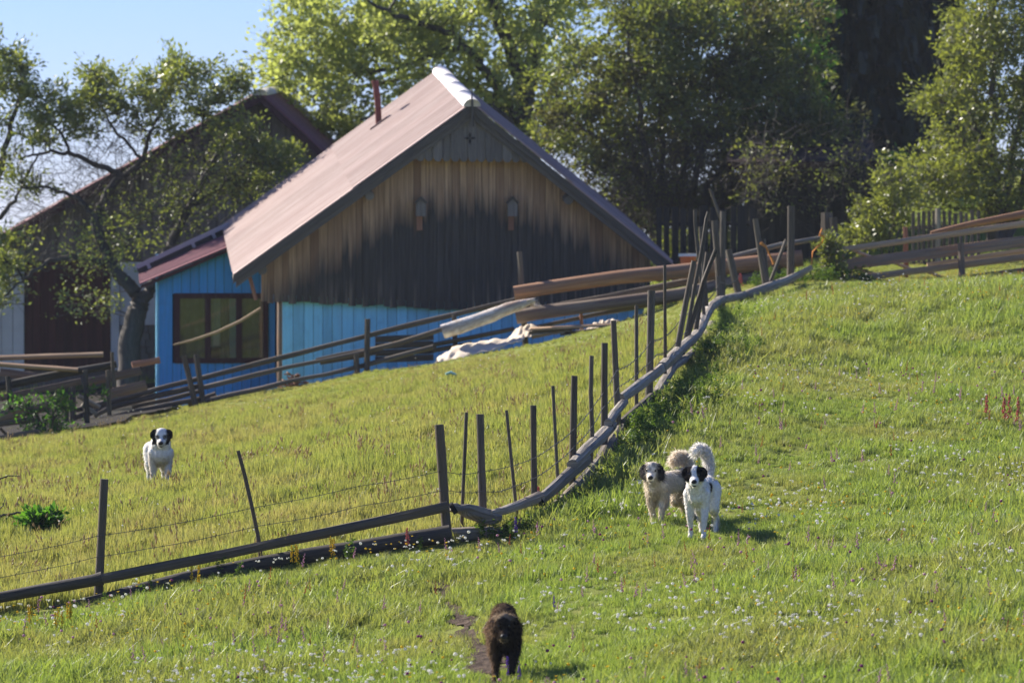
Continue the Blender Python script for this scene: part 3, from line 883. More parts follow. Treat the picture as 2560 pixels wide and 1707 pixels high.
# ------------------------------------------------------------------ fences, logs, planks
def zpost(mb, top, bot, D, w, D2=None, mids=(), sides=9, jit=.08, sq=0.0, sink=.25, seed=None):
    """upright from photo pixel top to bottom at distance D; w = thickness in photo pixels"""
    r = w / F * D / 2
    b = P(bot[0], bot[1], D); t = P(top[0], top[1], D2 or D)
    pts = [b] + [P(m[0], m[1], D) for m in mids] + [t]
    d = (pts[1] - pts[0]).normalized()
    pts = [pts[0] - d * sink] + pts
    if len(pts) == 3: pts = [pts[0], pts[1], pts[1].lerp(pts[2], .35), pts[1].lerp(pts[2], .7), pts[2]]
    n = len(pts)
    mb.loft(pts, [r * (1.06 - .12 * i / (n - 1)) for i in range(n)], sides=sides, jit=jit, sq=sq, seed=seed, smooth=(sq == 0))
    return mb
def root_at(name, label, cat, px, row, D=None, group=None):
    p = P(px, row, D) if D else G(px, row)
    return thing(name, label, cat, (p.x, p.y, Hh(p.x, p.y)), group)

# lower run of the wire fence, bottom left ---------------------------------
D1 = 47.6
f1 = root_at('wire_fence', 'old fence of grey posts, barbed wire and dark bottom logs crossing the lower left meadow', 'fence', 600, 1440, D1)
def part(name, mat, par, fn):
    mb = MB(); fn(mb); return mb.build(name, mat, par)
part('post', M['post'], f1, lambda m: zpost(m, (261, 1197), (245, 1501), D1, 23))
part('stake', M['post'], f1, lambda m: zpost(m, (595, 1126), (652, 1396), D1 + .05, 10.5, mids=[(645, 1340), (628, 1260), (612, 1190)]))
part('post', M['post'], f1, lambda m: zpost(m, (1098, 1061), (1118, 1355), D1, 25))
part('rail', M['rail'], f1, lambda m: m.beam(P(254, 1446, D1 - .12), P(1120, 1265, D1 - .1), .1, .075, 9, .05, bow=-.012))
part('rail', M['dark_log'], f1, lambda m: m.loft([P(-140, 1520, D1 - .1), P(0, 1493, D1 - .1), P(120, 1470, D1 - .1), P(235, 1449, D1 - .1), P(256, 1444, D1 - .1)], [.052, .054, .056, .06, .068], sides=10, jit=.06))
part('bottom_log', M['dark_log'], f1, lambda m: m.loft([P(300, 1484, D1 - .1), P(460, 1446, D1 - .1), P(651, 1409, D1 - .1), P(780, 1387, D1 - .1), P(900, 1370, D1 - .1), P(1010, 1352, D1 - .1), P(1126, 1333, D1 - .1)], [.055, .068, .075, .078, .082, .086, .088], sides=12, jit=.05))
part('bottom_plank', M['dark_log'], f1, lambda m: m.beam(P(118, 1530, D1 - .1), P(305, 1482, D1 - .08), .09, .06, 4, .1))
part('bottom_plank', M['rail'], f1, lambda m: m.beam(P(-130, 1572, D1 - .1), P(128, 1534, D1 - .1), .08, .06, 4, .1))
def barbed(mb, pts, r=.0042, step=.13):
    P_ = []
    for a, b in zip(pts[:-1], pts[1:]):
        n = max(2, int((b - a).length / .25))
        for i in range(n):
            t = i / n; p = a.lerp(b, t); p.z -= .012 * math.sin(math.pi * t) * (b - a).length
            p.z += random.uniform(-.004, .004); P_.append(p)
    P_.append(pts[-1])
    mb.loft(P_, r, sides=4, cap=False)
    acc = 0
    for a, b in zip(P_[:-1], P_[1:]):
        L = (b - a).length; acc += L
        if acc > step:
            acc = 0; c = a.lerp(b, .5); d = (b - a).normalized()
            for s in (Vector((.3, 0, 1)), Vector((-.5, .3, -1))):
                s = s.normalized() * .02
                mb.loft([c - s, c + s], r * .8, sides=3, cap=False)
for wp in ([(-120, 1418), (0, 1392), (241, 1340), (628, 1270), (900, 1215), (1098, 1178)], [(-120, 1468), (0, 1444), (238, 1392), (641, 1316), (900, 1265), (1104, 1226)]):
    part('barbed_wire', M['wire'], f1, lambda m: barbed(m, [P(x, y, D1 - .06) for x, y in wp]))

# run climbing the slope ------------------------------------------------------
LOWP = [(1116, 1352), (1236, 1338), (1297, 1316), (1359, 1293), (1450, 1226), (1523, 1138), (1554, 1080), (1653, 1000), (1700, 935), (1744, 882), (1779, 822), (1825, 788), (1900, 745), (2000, 710)]
_lp = [G(*q) for q in LOWP]
_lpx = [q[0] for q in LOWP]; _lpd = [p.y for p in _lp]
for i in range(1, len(_lpd)): _lpd[i] = max(_lpd[i], _lpd[i - 1] + .15)
def DC(px): return float(np.interp(px, _lpx, _lpd))
f2 = root_at('stake_fence', 'crooked fence of many grey stakes and bent rails climbing the slope past the dogs', 'fence', 1450, 1226)
STK = [((1166, 1031), (1154, 1317), 9.5), ((1200, 1035), (1208, 1322), 20), ((1266, 1025), (1294, 1306), 9), ((1333, 1013), (1336, 1285), 16.5), ((1382, 964), (1396, 1232), 9),
       ((1436, 939), (1430, 1205), 18), ((1479, 889), (1477, 1165), 11.5), ((1511, 857), (1510, 1125), 17.5), ((1533, 801), (1546, 1080), 15.5), ((1591, 763), (1591, 1020), 10),
       ((1628, 726), (1623, 995), 19.5), ((1662, 663), (1663, 940), 8.5), ((1735, 652), (1691, 880), 14.5), ((1790, 624), (1717, 850), 12), ((1769, 631), (1737, 840), 12.5),
       ((1786, 551), (1803, 755), 17), ((1807, 528), (1805, 755), 15), ((1821, 624), (1846, 735), 18), ((1888, 547), (1916, 728), 15), ((1909, 597), (1918, 715), 12),
       ((1966, 599), (1924, 710), 9), ((1978, 515), (1976, 725), 19.5), ((1775, 471), (1806, 560), 8), ((1752, 566), (1762, 720), 12), ((1795, 690), (1800, 790), 14)]
for i, (t, b, w) in enumerate(STK):
    D = DC(b[0]) + .14
    big = w > 14
    if i == 22:
        part('stake', M['post'], f2, lambda m: zpost(m, t, b, D + .1, w, sink=.0)); continue
    nm = 'post' if big else 'stake'
    mids = []
    if i == 13: mids = [(1740, 770), (1757, 706)]
    if i == 6: mids = [(1480, 1080), (1477, 980)]
    part(nm, M['post'], f2, lambda m: zpost(m, t, b, D, w, mids=mids, jit=.09, sq=.5 if i in (15, 16, 17) else 0))
part('stake', M['post'], f2, lambda m: zpost(m, (1771, 530), (1713, 850), DC(1715) + .1, 10, mids=[(1722, 800), (1737, 716), (1750, 650), (1758, 600), (1766, 548)]))
part('stake', M['post'], f2, lambda m: zpost(m, (1737, 524), (1756, 745), DC(1756) + .3, 9, mids=[(1750, 680), (1743, 612), (1738, 560)]))
def cl(m, pts, jit=.07, sides=10, dd=-.06, squash=1.0, sq=0):
    """log through photo pixels (px,row,half thickness px) along the climbing fence"""
    ws = [P(x, y, DC(x) + dd) for x, y, r in pts]
    rs = [r / F * DC(x) for x, y, r in pts]
    m.loft(ws, [q * squash for q in rs], rs, sides=sides, jit=jit * 1.25, sq=sq, smooth=False)
part('top_rail', M['pale_rail'], f2, lambda m: cl(m, [(1125, 1268, 11), (1140, 1270, 13), (1148, 1272, 10.5), (1167, 1274, 18), (1190, 1282, 20), (1212, 1289, 20), (1232, 1294, 18), (1246, 1293, 12)], .12))
part('top_rail', M['pale_rail'], f2, lambda m: cl(m, [(1225, 1284, 9), (1262, 1275, 11), (1290, 1265, 12), (1320, 1253, 13), (1349, 1242, 15)], .07, dd=-.1))
part('top_rail', M['pale_rail'], f2, lambda m: cl(m, [(1350, 1250, 15), (1390, 1215, 16), (1430, 1178, 17), (1466, 1148, 17)], .05, dd=-.06, sq=.7, squash=.7, sides=8))
part('top_rail', M['pale_rail'], f2, lambda m: cl(m, [(1430, 1162, 15), (1462, 1128, 15), (1496, 1098, 16), (1530, 1062, 14)], .08, dd=-.14))
part('top_rail', M['pale_rail'], f2, lambda m: cl(m, [(1520, 1058, 11), (1535, 1035, 12), (1560, 1004, 11)], .06, dd=-.2))
part('top_rail', M['pale_rail'], f2, lambda m: cl(m, [(1553, 996, 12), (1600, 962, 14), (1650, 925, 14), (1700, 878, 14), (1722, 857, 12)], .06, dd=-.14, sq=.6, squash=.7, sides=8))
part('top_rail', M['pale_rail'], f2, lambda m: cl(m, [(1655, 917, 13), (1700, 873, 13), (1738, 840, 13), (1752, 818, 13), (1762, 792, 13), (1776, 768, 12.5), (1802, 750, 11), (1840, 742, 10.5), (1874, 735, 10.5)], .07, dd=-.2))
part('top_rail', M['pale_rail'], f2, lambda m: cl(m, [(1865, 738, 12), (1920, 719, 12), (1965, 703, 11), (1998, 686, 9), (2030, 668, 7)], .06, dd=-.2, sq=.6, squash=.7, sides=8))
part('bottom_rail', M['pale_rail'], f2, lambda m: cl(m, [(1120, 1336, 17), (1160, 1334, 18), (1200, 1332, 17), (1232, 1330, 16)], .05))
part('bottom_rail', M['rail'], f2, lambda m: cl(m, [(1234, 1338, 14), (1270, 1325, 15), (1310, 1306, 15), (1359, 1288, 15)], .1))
part('bottom_rail', M['pale_rail'], f2, lambda m: cl(m, [(1352, 1290, 14), (1400, 1258, 17), (1450, 1213, 18), (1490, 1165, 18), (1520, 1125, 14)], .08, sq=.6, squash=.7, sides=8))
part('bottom_rail', M['rail'], f2, lambda m: cl(m, [(1500, 1150, 16), (1523, 1118, 18), (1545, 1086, 15), (1556, 1060, 12)], .09))
part('bottom_rail', M['rail'], f2, lambda m: cl(m, [(1552, 1062, 15), (1590, 1034, 20), (1630, 1000, 20), (1655, 978, 15)], .06, sq=.7, squash=.6, sides=8))
part('bottom_rail', M['pale_rail'], f2, lambda m: cl(m, [(1640, 985, 12), (1662, 950, 12), (1684, 916, 10), (1716, 895, 10), (1744, 872, 10)], .08))
part('bottom_rail', M['pale_rail'], f2, lambda m: cl(m, [(1735, 880, 9), (1760, 845, 10), (1779, 812, 10), (1800, 796, 8), (1830, 780, 7)], .09))
part('bottom_rail', M['rail'], f2, lambda m: cl(m, [(1820, 788, 7), (1900, 758, 8), (1970, 732, 8), (2010, 718, 7)], .08, dd=.15))
for (tx, ty, tr_) in ((1133, 1270, 15), (1350, 1248, 19), (1524, 1060, 17), (1557, 1000, 15), (1700, 875, 16)):
    part('wire_tie', M['dark'], f2, lambda m: m.loft([P(tx - 5, ty + 3, DC(tx) - .12), P(tx + 5, ty - 3, DC(tx) - .12)], tr_ / F * DC(tx), sides=10, jit=.08))
for wp in ([(1098, 1178), (1121, 1180), (1160, 1185), (1206, 1178), (1282, 1164), (1336, 1145), (1387, 1112), (1435, 1073), (1489, 1008), (1542, 926), (1596, 893), (1627, 853), (1700, 801), (1745, 752), (1800, 705), (1850, 690)],
           [(1104, 1226), (1125, 1226), (1160, 1232), (1204, 1228), (1244, 1230), (1290, 1214), (1343, 1191), (1391, 1157), (1441, 1110), (1481, 1065), (1508, 1019), (1550, 964), (1611, 917), (1642, 886), (1700, 843), (1740, 800), (1790, 740)]):
    part('barbed_wire', M['wire'], f2, lambda m: barbed(m, [P(x, y, DC(x) - .02 if x > 1110 else D1 - .06) for x, y in wp]))

# rail fence in front of the house -------------------------------------------
D3 = 82.3
f3 = root_at('rail_fence', 'grey pole fence with sloping rails in front of the blue house wall', 'fence', 600, 1010, D3)
def rl(m, pts, h, D=D3, jit=.08, mat=None):
    ws = [P(x, y, D) for x, y in pts]
    out = [ws[0]]
    for a, b in zip(ws[:-1], ws[1:]):
        n = max(1, int((b - a).length / .5))
        for i in range(1, n + 1):
            q = a.lerp(b, i / n); q.z += random.uniform(-.012, .012); out.append(q)
    k = len(out)
    m.loft(out, [h / F * D / 2 * (1 + .12 * math.sin(i * 1.3)) for i in range(k)], sides=8, jit=jit)
part('rail', M['rail'], f3, lambda m: rl(m, [(191, 1024), (505, 943), (900, 843), (1133, 786), (1300, 747)], 14))
part('rail', M['rail'], f3, lambda m: rl(m, [(189, 1042), (383, 990), (505, 962)], 15, D3 + .02))
part('rail', M['rail'], f3, lambda m: rl(m, [(495, 972), (727, 917), (900, 881), (1000, 855), (1110, 822)], 12, D3 + .02))
part('rail', M['rail'], f3, lambda m: rl(m, [(191, 1067), (330, 1030), (500, 996)], 13, D3))
part('rail', M['rail'], f3, lambda m: rl(m, [(500, 1006), (727, 953), (900, 916), (1000, 889), (1090, 864)], 12, D3))
part('rail', M['rail'], f3, lambda m: rl(m, [(189, 1081), (330, 1052), (480, 1026)], 11, D3))
part('rail', M['rail'], f3, lambda m: rl(m, [(330, 1016), (420, 997), (500, 976)], 11, D3 + .1))
part('rail', M['rail'], f3, lambda m: rl(m, [(790, 899), (860, 884), (940, 870)], 9, D3 + .06))
part('rail', M['rail'], f3, lambda m: rl(m, [(800, 908), (880, 893), (942, 881)], 9, D3 + .06))
part('rail', M['rail'], f3, lambda m: rl(m, [(470, 1010), (540, 985)], 16, D3 + .12))
for t, b, w in (((163, 965), (166, 1098), 16), ((182, 957), (184, 1094), 15), ((460, 890), (494, 1034), 15), ((490, 886), (511, 1026), 14), ((919, 797), (917, 950), 15), ((890, 885), (894, 950), 14), ((1135, 786), (1139, 900), 13)):
    part('post', M['post'], f3, lambda m: zpost(m, t, b, D3 - .12, w, sq=.5, sides=8))
# dark board panel leaning behind that fence
pp = root_at('board_panel', 'low dark panel of horizontal boards against the blue wall behind the fence', 'panel', 1010, 880, 83.6)
for k in range(4):
    part('board', M['dark_log'], pp, lambda m: m.beam(P(938, 900 - k * 17, 83.7), P(1084, 893 - k * 17, 83.7), .112, .03, 3, .04))

# big logs laid along the upper fence line -----------------------------------
def lg(name, label, pts, mat, D, jit=.04, sides=14, group=None, cat='log'):
    ws = [P(p[0], p[1], D(p[0]) if callable(D) else D) for p in pts]
    rs = [p[2] / F * ws[i].y for i, p in enumerate(pts)]
    mb = MB(); mb.loft(ws, rs, sides=sides, jit=jit)
    return tag(mb.build(name, mat), label, cat, group)
DL = 81.6
lg('log', 'thick reddish brown peeled log on top, pointing right above the other logs', [(1285, 732, 17), (1400, 714, 17), (1550, 693, 17.5), (1700, 679, 19), (1850, 663, 20), (2006, 645, 21)], M['brown_log'], DL, .025)
lg('log', 'grey brown log lying below the reddish log, with a dark blunt end', [(1290, 793, 17), (1340, 783, 17), (1500, 762, 16), (1700, 736, 16), (1832, 706, 16), (1960, 687, 16)], M['gray_log'], DL, .03)
lg('pole', 'long thin grey pole squeezed between the two big logs', [(1345, 772, 7), (1520, 742, 8), (1700, 708, 10), (1800, 690, 9)], M['rail'], DL + .25, .07, 8, None, 'pole')
lg('pole', 'thin pole lowest under the log stack, in front of the blue wall', [(1340, 818, 5.5), (1480, 788, 6), (1588, 767, 7), (1720, 742, 8)], M['rail'], DL + .35, .07, 8, None, 'pole')
lg('pole', 'thin weathered grey pole resting above the reddish log near the leafy post', [(1780, 655, 6), (1850, 637, 6.5), (1950, 612, 7), (2062, 594, 7)], M['pale_rail'], DL + .1, .06, 8, None, 'pole')
mb = MB(); bp = [(1106, 829, 17), (1112, 827, 18), (1150, 816, 18), (1190, 803, 17), (1230, 788, 16.5), (1270, 771, 15), (1300, 762, 13), (1320, 756, 9), (1338, 750, 5)]
mb.loft([P(x, y, DL - .45) for x, y, r in bp], [r / F * DL for x, y, r in bp], sides=12, jit=.10, seed=5)
for i in range(5):
    a = P(1318 + i * 2, 752 + i * 3, DL - .45 + .03 * (i - 2)); mb.loft([a, a + Vector((.14 + .02 * i, 0, .05 - .02 * i))], [.02, .004], sides=5)
tag(mb.build('birch_log', M['birch']), 'short pale birch log with a splintered tip leaning on the log ends', 'log')
mb = MB(); zpost(mb, (1298, 629), (1313, 855), DL + .3, 15, sides=8, sq=.5); tag(mb.build('fence_post', M['post']), 'single squared post standing up behind the two log ends', 'post')
for (t, b, w, lab) in (((1452, 770), (1455, 830), 9, 'short stub post under the middle of the log stack'), ((1730, 700), (1735, 775), 14, 'rusty stub post under the logs among the stakes')):
    mb = MB(); zpost(mb, t, b, DL + .3, w); tag(mb.build('stub_post', M['red_plank']), lab, 'post')
# crumpled pale sheets
def sheet(name, outline, ridge, D, lab, mat, seed):
    """crumpled ground sheet between photo outlines (lower edge, upper edge)"""
    rnd = np.random.default_rng(seed); n, k = 40, 9; vs = []
    for i in range(n + 1):
        t = i / n
        lx = np.interp(t, np.linspace(0, 1, len(outline)), [o[0] for o in outline]); ly = np.interp(t, np.linspace(0, 1, len(outline)), [o[1] for o in outline])
        uy = np.interp(t, np.linspace(0, 1, len(ridge)), [o[1] for o in ridge])
        for j in range(k + 1):
            q = j / k
            p = P(lx, ly + (uy - ly) * q, D + .55 * q)
            p.z += .014 * math.sin(i * .55 + j * 1.1 + seed) + .009 * math.sin(i * 1.3 - j * .7) + .003 * rnd.normal(); p.y += .03 * math.sin(i * .5 - j * 1.1)
            vs.append(p)
    fs = [(i * (k + 1) + j, (i + 1) * (k + 1) + j, (i + 1) * (k + 1) + j + 1, i * (k + 1) + j + 1) for i in range(n) for j in range(k)]
    mb = MB(); mb.add(vs, fs, None, True); o = mb.build(name, mat); md = o.modifiers.new('thickness', 'SOLIDIFY'); md.thickness = .008
    return tag(o, lab, 'sheet')
M['sheet'] = plain('pale_bark_sheet', (.62, .53, .42), .85, .15, .2, 6)
sheet('bark_sheet', [(1092, 904), (1130, 902), (1200, 882), (1270, 862), (1310, 848)], [(1092, 897), (1150, 868), (1200, 852), (1265, 846), (1310, 836)], 80.6, 'crumpled pale bark sheet lying on the grass below the birch log', M['sheet'], 3)
sheet('bark_sheet', [(1268, 856), (1300, 848), (1330, 838), (1400, 832), (1430, 826)], [(1268, 846), (1290, 815), (1330, 810), (1370, 820), (1430, 815)], 81.2, 'bulging pale sheet draped beside the thin plank pile', M['sheet'], 7)
sheet('bark_sheet', [(1455, 836), (1490, 833), (1510, 828), (1546, 820)], [(1455, 828), (1490, 805), (1520, 800), (1546, 798)], 81.6, 'small rumpled pale sheet at the right end of the thin plank pile', M['sheet'], 11)
for i, (a, b, th, lab) in enumerate((((1325, 822), (1530, 811), 5, 'topmost thin pale plank of the pile beside the bulging pale sheet'), ((1322, 830), (1450, 818), 6, 'second thin plank of the pile, dipping to the left'), ((1330, 842), (1420, 823), 7, 'thin plank poking out lowest on the left of the pile'), ((1400, 834), (1560, 818), 6, 'thin grey plank at the bottom right of the pile'), ((1520, 822), (1630, 808), 5, 'thin plank lying in grass right of the small rumpled sheet'))):
    mb = MB(); mb.board((P(*a, 81.2 + i * .1) + P(*b, 81.2 + i * .1)) / 2, (P(*b, 81.2) - P(*a, 81.2)).normalized(), Vector((0, 1, .1)).normalized(), Vector((0, -.1, 1)).normalized(), (P(*b, 81.2) - P(*a, 81.2)).length / 2, .11, th / F * 81 / 2)
    tag(mb.build('plank', M['new_plank' if i in (0, 2) else 'rail']), lab, 'plank', 'loose planks lying about')
for a, b, lab in (((1083, 862), (1286, 822), 'dark wet plank slanting under the birch log'), ((1083, 876), (1180, 858), 'short dark plank end below the slanting wet plank')):
    mb = MB(); mb.beam(P(*a, 82.0), P(*b, 82.0), .075, .12, 3, .08); tag(mb.build('plank', M['dark_log']), lab, 'plank', 'loose planks lying about')
# orange bucket beyond the logs
ob = thing('orange_bucket', 'orange bucket with a pale lid behind the reddish log', 'bucket', P(1720, 668, 83.5))
M['orange'] = plain('orange_plastic', (.62, .14, .03), .45, .5, .1)
part('bucket_body', M['orange'], ob, lambda m: m.loft([P(1720, 668, 83.5), P(1720, 640, 83.5)], [.125, .15], sides=16))
part('lid', M['cloth_white'], ob, lambda m: m.loft([P(1720, 641, 83.5), P(1720, 634, 83.5)], [.17, .165], sides=16))
# orange twine
M['twine'] = plain('orange_twine', (.65, .25, .05), .8, .2, .2)
mb = MB(); mb.loft([P(1903, 608, 78.5), P(1915, 617, 78.4), P(1926, 640, 78.4), P(1936, 660, 78.4)], [.03, .02, .012, .03], sides=6, jit=.2); tag(mb.build('twine', M['twine']), 'orange twine dangling from the leaning stake by the logs', 'twine')
mb = MB(); mb.loft([P(2055, 572, 80.9), P(2050, 588, 80.8), P(2060, 592, 80.8), P(2056, 605, 80.8), P(2032, 630, 80.8), P(2028, 668, 80.8)], [.012, .03, .02, .014, .012, .01], sides=6, jit=.15); tag(mb.build('twine', M['twine']), 'orange twine tied round the thick gate post and hanging down', 'twine')

# plank fence on the right --------------------------------------------------
D4 = 81.8
f4 = root_at('plank_fence', 'brown plank fence with four long rails on the right at the top of the meadow', 'fence', 2350, 700, D4)
part('gate_post', M['post'], f4, lambda m: zpost(m, (2067, 531), (2070, 720), D4, 31, sq=.8, sides=8, jit=.03))
part('gate_post', M['post'], f4, lambda m: zpost(m, (2083, 543), (2096, 720), D4 - .15, 20, sq=.6, sides=8, jit=.04))
part('gate_post', M['dark_log'], f4, lambda m: zpost(m, (2094, 592), (2098, 730), D4 - .25, 19))
part('post_cap', M['scallop'], f4, lambda m: m.ball(P(2082, 590, D4 - .3), .13, 1, .8, .5))
part('rail', M['new_plank'], f4, lambda m: m.beam(P(2104, 625, D4 - .3), P(2760, 531, D4 + .4), .105, .08, 9, .04))
part('rail', M['old_plank'], f4, lambda m: m.beam(P(2104, 663, D4 - .25), P(2760, 577, D4 + .4), .19, .06, 9, .03))
part('rail', M['new_plank'], f4, lambda m: m.beam(P(2120, 699, D4 - .3), P(2760, 617, D4 + .4), .115, .07, 9, .04))
part('rail', M['rail'], f4, lambda m: m.beam(P(2160, 727, D4 - .3), P(2760, 648, D4 + .4), .075, .08, 9, .06))
part('post', M['old_plank'], f4, lambda m: zpost(m, (2402, 607), (2405, 700), D4 - .2, 17, sq=.6, sides=8))
part('post', M['old_plank'], f4, lambda m: zpost(m, (2640, 570), (2642, 690), D4 + .1, 17, sq=.6, sides=8))
part('upright', M['red_plank'], f4, lambda m: zpost(m, (2263, 567), (2266, 715), D4 + .35, 13, sq=.6, sides=8))
part('end_board', M['red_plank'], f4, lambda m: zpost(m, (2101, 603), (2106, 650), D4 - .28, 9, sq=.6, sides=8, sink=0))
for a, b, lab in (((2136, 627), (2176, 642), 'grey stick slanting behind the top rail beside the gate post'), ((2236, 657), (2277, 673), 'grey stick slanting behind the third rail, left one'), ((2326, 682), (2364, 697), 'grey stick slanting behind the lowest rail'), ((2142, 672), (2182, 684), 'pale stick slanting behind rails, nearest the leafy post'), ((2122, 700), (2130, 672), 'short upright stick beside the leafy post')):
    mb = MB(); d = (P(*b, D4 + .1) - P(*a, D4 + .1)); mb.loft([P(*a, D4 + .15) - d * .3, P(*b, D4 + .15) + d * .3], .03, sides=7, jit=.08); tag(mb.build('stick', M['pale_rail']), lab, 'stick', 'slanting sticks behind the plank fence')
lg('log', 'reddish bark log rising to the right behind the plank fence', [(2327, 584, 6), (2420, 562, 8), (2560, 535, 10), (2740, 500, 10)], M['brown_log'], 84.5, .05, 10)
mb = MB(); mb.beam(P(2318, 664, 83.6), P(2740, 600, 83.9), .10, .05, 6, .04); tag(mb.build('plank', M['new_plank']), 'fresh orange plank slanting behind the middle rails of the plank fence', 'plank', 'loose planks lying about')
mb = MB(); mb.beam(P(2330, 676, 83.8), P(2740, 620, 84.0), .07, .05, 6, .04); tag(mb.build('plank', M['red_plank']), 'dark reddish plank under the fresh orange plank', 'plank', 'loose planks lying about')
# paling fence behind
f5 = root_at('paling_fence', 'grey upright paling fence behind the plank fence on the right', 'fence', 2340, 690, 87.5)
rnd = random.Random(8); x = 2279
while x < 2450:
    w = rnd.uniform(8, 10.5)
    if not (2344 < x < 2356):
        part('paling', M['post'], f5, lambda m: m.board((P(x + w / 2, 526 + rnd.uniform(-5, 9) - max(0, x - 2412) * .1, 87.5) + P(x + w / 2, 705, 87.5)) / 2, Vector((0, 0, 1)), Vector((1, 0, 0)), Vector((0, 1, 0)), (705 - 526 - rnd.uniform(-6, 12)) / F * 87.5 / 2, w / F * 87.5 / 2 * .92, .012))
    x += w + rnd.uniform(2, 7)
part('post', M['pale_rail'], f5, lambda m: zpost(m, (2345, 521), (2345, 705), 87.3, 14, sq=.6, sides=8))
for r in (570, 660): part('crosspiece', M['post'], f5, lambda m: m.beam(P(2275, r, 87.56), P(2455, r - 8, 87.56), .06, .04, 3, .04))
# slatted fence left of the shed, gaps show lit grass
f6 = root_at('slat_fence', 'dark slatted fence with bright gaps between the house roof and the shed', 'fence', 1780, 660, 92.5)
rnd = random.Random(18); x = 1640
while x < 1885:
    w = rnd.uniform(13, 24)
    part('slat', M['shed'], f6, lambda m: m.board((P(x + w / 2, 520 + rnd.uniform(-14, 14), 92.5) + P(x + w / 2, 700, 92.5)) / 2, Vector((0, 0, 1)), Vector((1, 0, 0)), Vector((0, 1, 0)), 185 / F * 92.5 / 2, w / F * 92.5 / 2 * .95, .014))
    x += w + rnd.uniform(1, 9)
for r in (560, 650): part('crosspiece', M['shed'], f6, lambda m: m.beam(P(1635, r, 92.56), P(1890, r, 92.56), .07, .04, 3, .04))

# timber heap on the left --------------------------------------------------------
grp = 'timber heap left of the porch'
LB = [('plank', (-120, 898), (258, 886), 13, .16, 'new_plank', 79.6, 'long flat plank highest in the timber heap, its top sunlit'),
      ('plank', (-120, 902), (195, 925), 12, .22, 'new_plank', 79.0, 'pale sunlit plank tilting down right, second from the top of the timber heap'),
      ('plank', (203, 953), (-120, 1020), 16, .05, 'old_plank', 79.4, 'brown board sloping down left below the dark pole of the timber heap'),
      ('plank', (222, 955), (352, 926), 21, .05, 'old_plank', 80.2, 'wide brown board near the porch corner, upper one'),
      ('plank', (276, 984), (366, 962), 26, .05, 'old_plank', 80.3, 'wide brown board near the porch corner, lower one'),
      ('plank', (-120, 1075), (86, 1048), 15, .05, 'rail', 78.6, 'grey board low on the left edge, above its twin'),
      ('plank', (-120, 1116), (98, 1080), 17, .05, 'rail', 78.3, 'grey board lowest on the left edge'),
      ('plank', (0, 930), (120, 945), 20, .05, 'old_plank', 80.4, 'shadowed brown board inside the timber heap at the left'),
      ('plank', (195, 990), (250, 1018), 11, .05, 'pale_rail', 79.2, 'short pale board slanting beside the paired fence posts, upper one'),
      ('plank', (205, 1010), (240, 1034), 10, .05, 'pale_rail', 79.0, 'short pale board slanting beside the paired fence posts, lower one'),
      ('plank', (235, 1040), (275, 1020), 11, .05, 'rail', 79.3, 'stubby grey board lying under the fence near the paired posts'),
      ('plank', (330, 912), (400, 900), 16, .05, 'red_plank', 80.9, 'short reddish board highest beside the porch wall')]
for nm, a, b, th, w, mt, D, lab in LB:
    mb = MB(); mb.beam(P(*a, D), P(*b, D + .1), th / F * D, w, 5, .05); tag(mb.build(nm, M[mt]), lab, 'plank', grp)
lg('pole', 'dark pole with bark crossing the timber heap', [(-120, 990, 11), (0, 966, 11), (150, 935, 10), (291, 910, 9)], M['dark_log'], 79.2, .05, 10, grp, 'pole')
lg('pole', 'reddish pole low in the timber heap above the green leaves', [(-120, 1070, 12), (0, 1043, 12), (122, 1016, 11)], M['old_plank'], 78.9, .05, 10, grp, 'pole')
for t, b, w, lab in (((84, 1019), (117, 1100), 12, 'grey stake leaning left of the paired fence posts'), ((213, 925), (216, 1020), 14, 'dark short post standing inside the timber heap'), ((270, 925), (272, 1000), 12, 'short grey post under the wide brown boards'), ((20, 940), (26, 1010), 14, 'short dark post at the left edge holding the timber heap'), ((0, 1070), (40, 1110), 8, 'thin stick leaning at the left picture edge'), ((280, 880), (283, 930), 9, 'thin stake between barn door and porch')):
    mb = MB(); zpost(mb, t, b, 79.0, w); tag(mb.build('stake', M['dark_log' if w > 12 else 'post']), lab, 'stake', 'stakes about the timber heap')
# ------------------------------------------------------------------ trees
def tube_np(pts, rads, sides):
    """verts, quads of a tapered tube"""
    pts = np.asarray(pts); n = len(pts)
    d = np.gradient(pts, axis=0); d /= np.linalg.norm(d, axis=1)[:, None] + 1e-9
    up = np.where(np.abs(d[:, 2:3]) > .9, np.array([[0., 1, 0]]), np.array([[0., 0, 1]]))
    s = np.cross(d, up); s /= np.linalg.norm(s, axis=1)[:, None] + 1e-9
    u = np.cross(s, d)
    a = np.arange(sides) * 2 * np.pi / sides
    v = pts[:, None] + (s[:, None] * np.cos(a)[None, :, None] + u[:, None] * np.sin(a)[None, :, None]) * np.asarray(rads)[:, None, None]
    i = np.arange(n - 1)[:, None] * sides; k = np.arange(sides)[None]; k2 = (k + 1) % sides
    q = np.stack([i + k, i + k2, i + sides + k2, i + sides + k], -1).reshape(-1, 4)
    L = np.concatenate([[0], np.cumsum(np.linalg.norm(np.diff(pts, axis=0), axis=1))])
    g = np.stack([np.repeat(L, sides), np.tile(a, n) * np.repeat(rads, sides), np.zeros(n * sides)], -1)
    return v.reshape(-1, 3), q, g

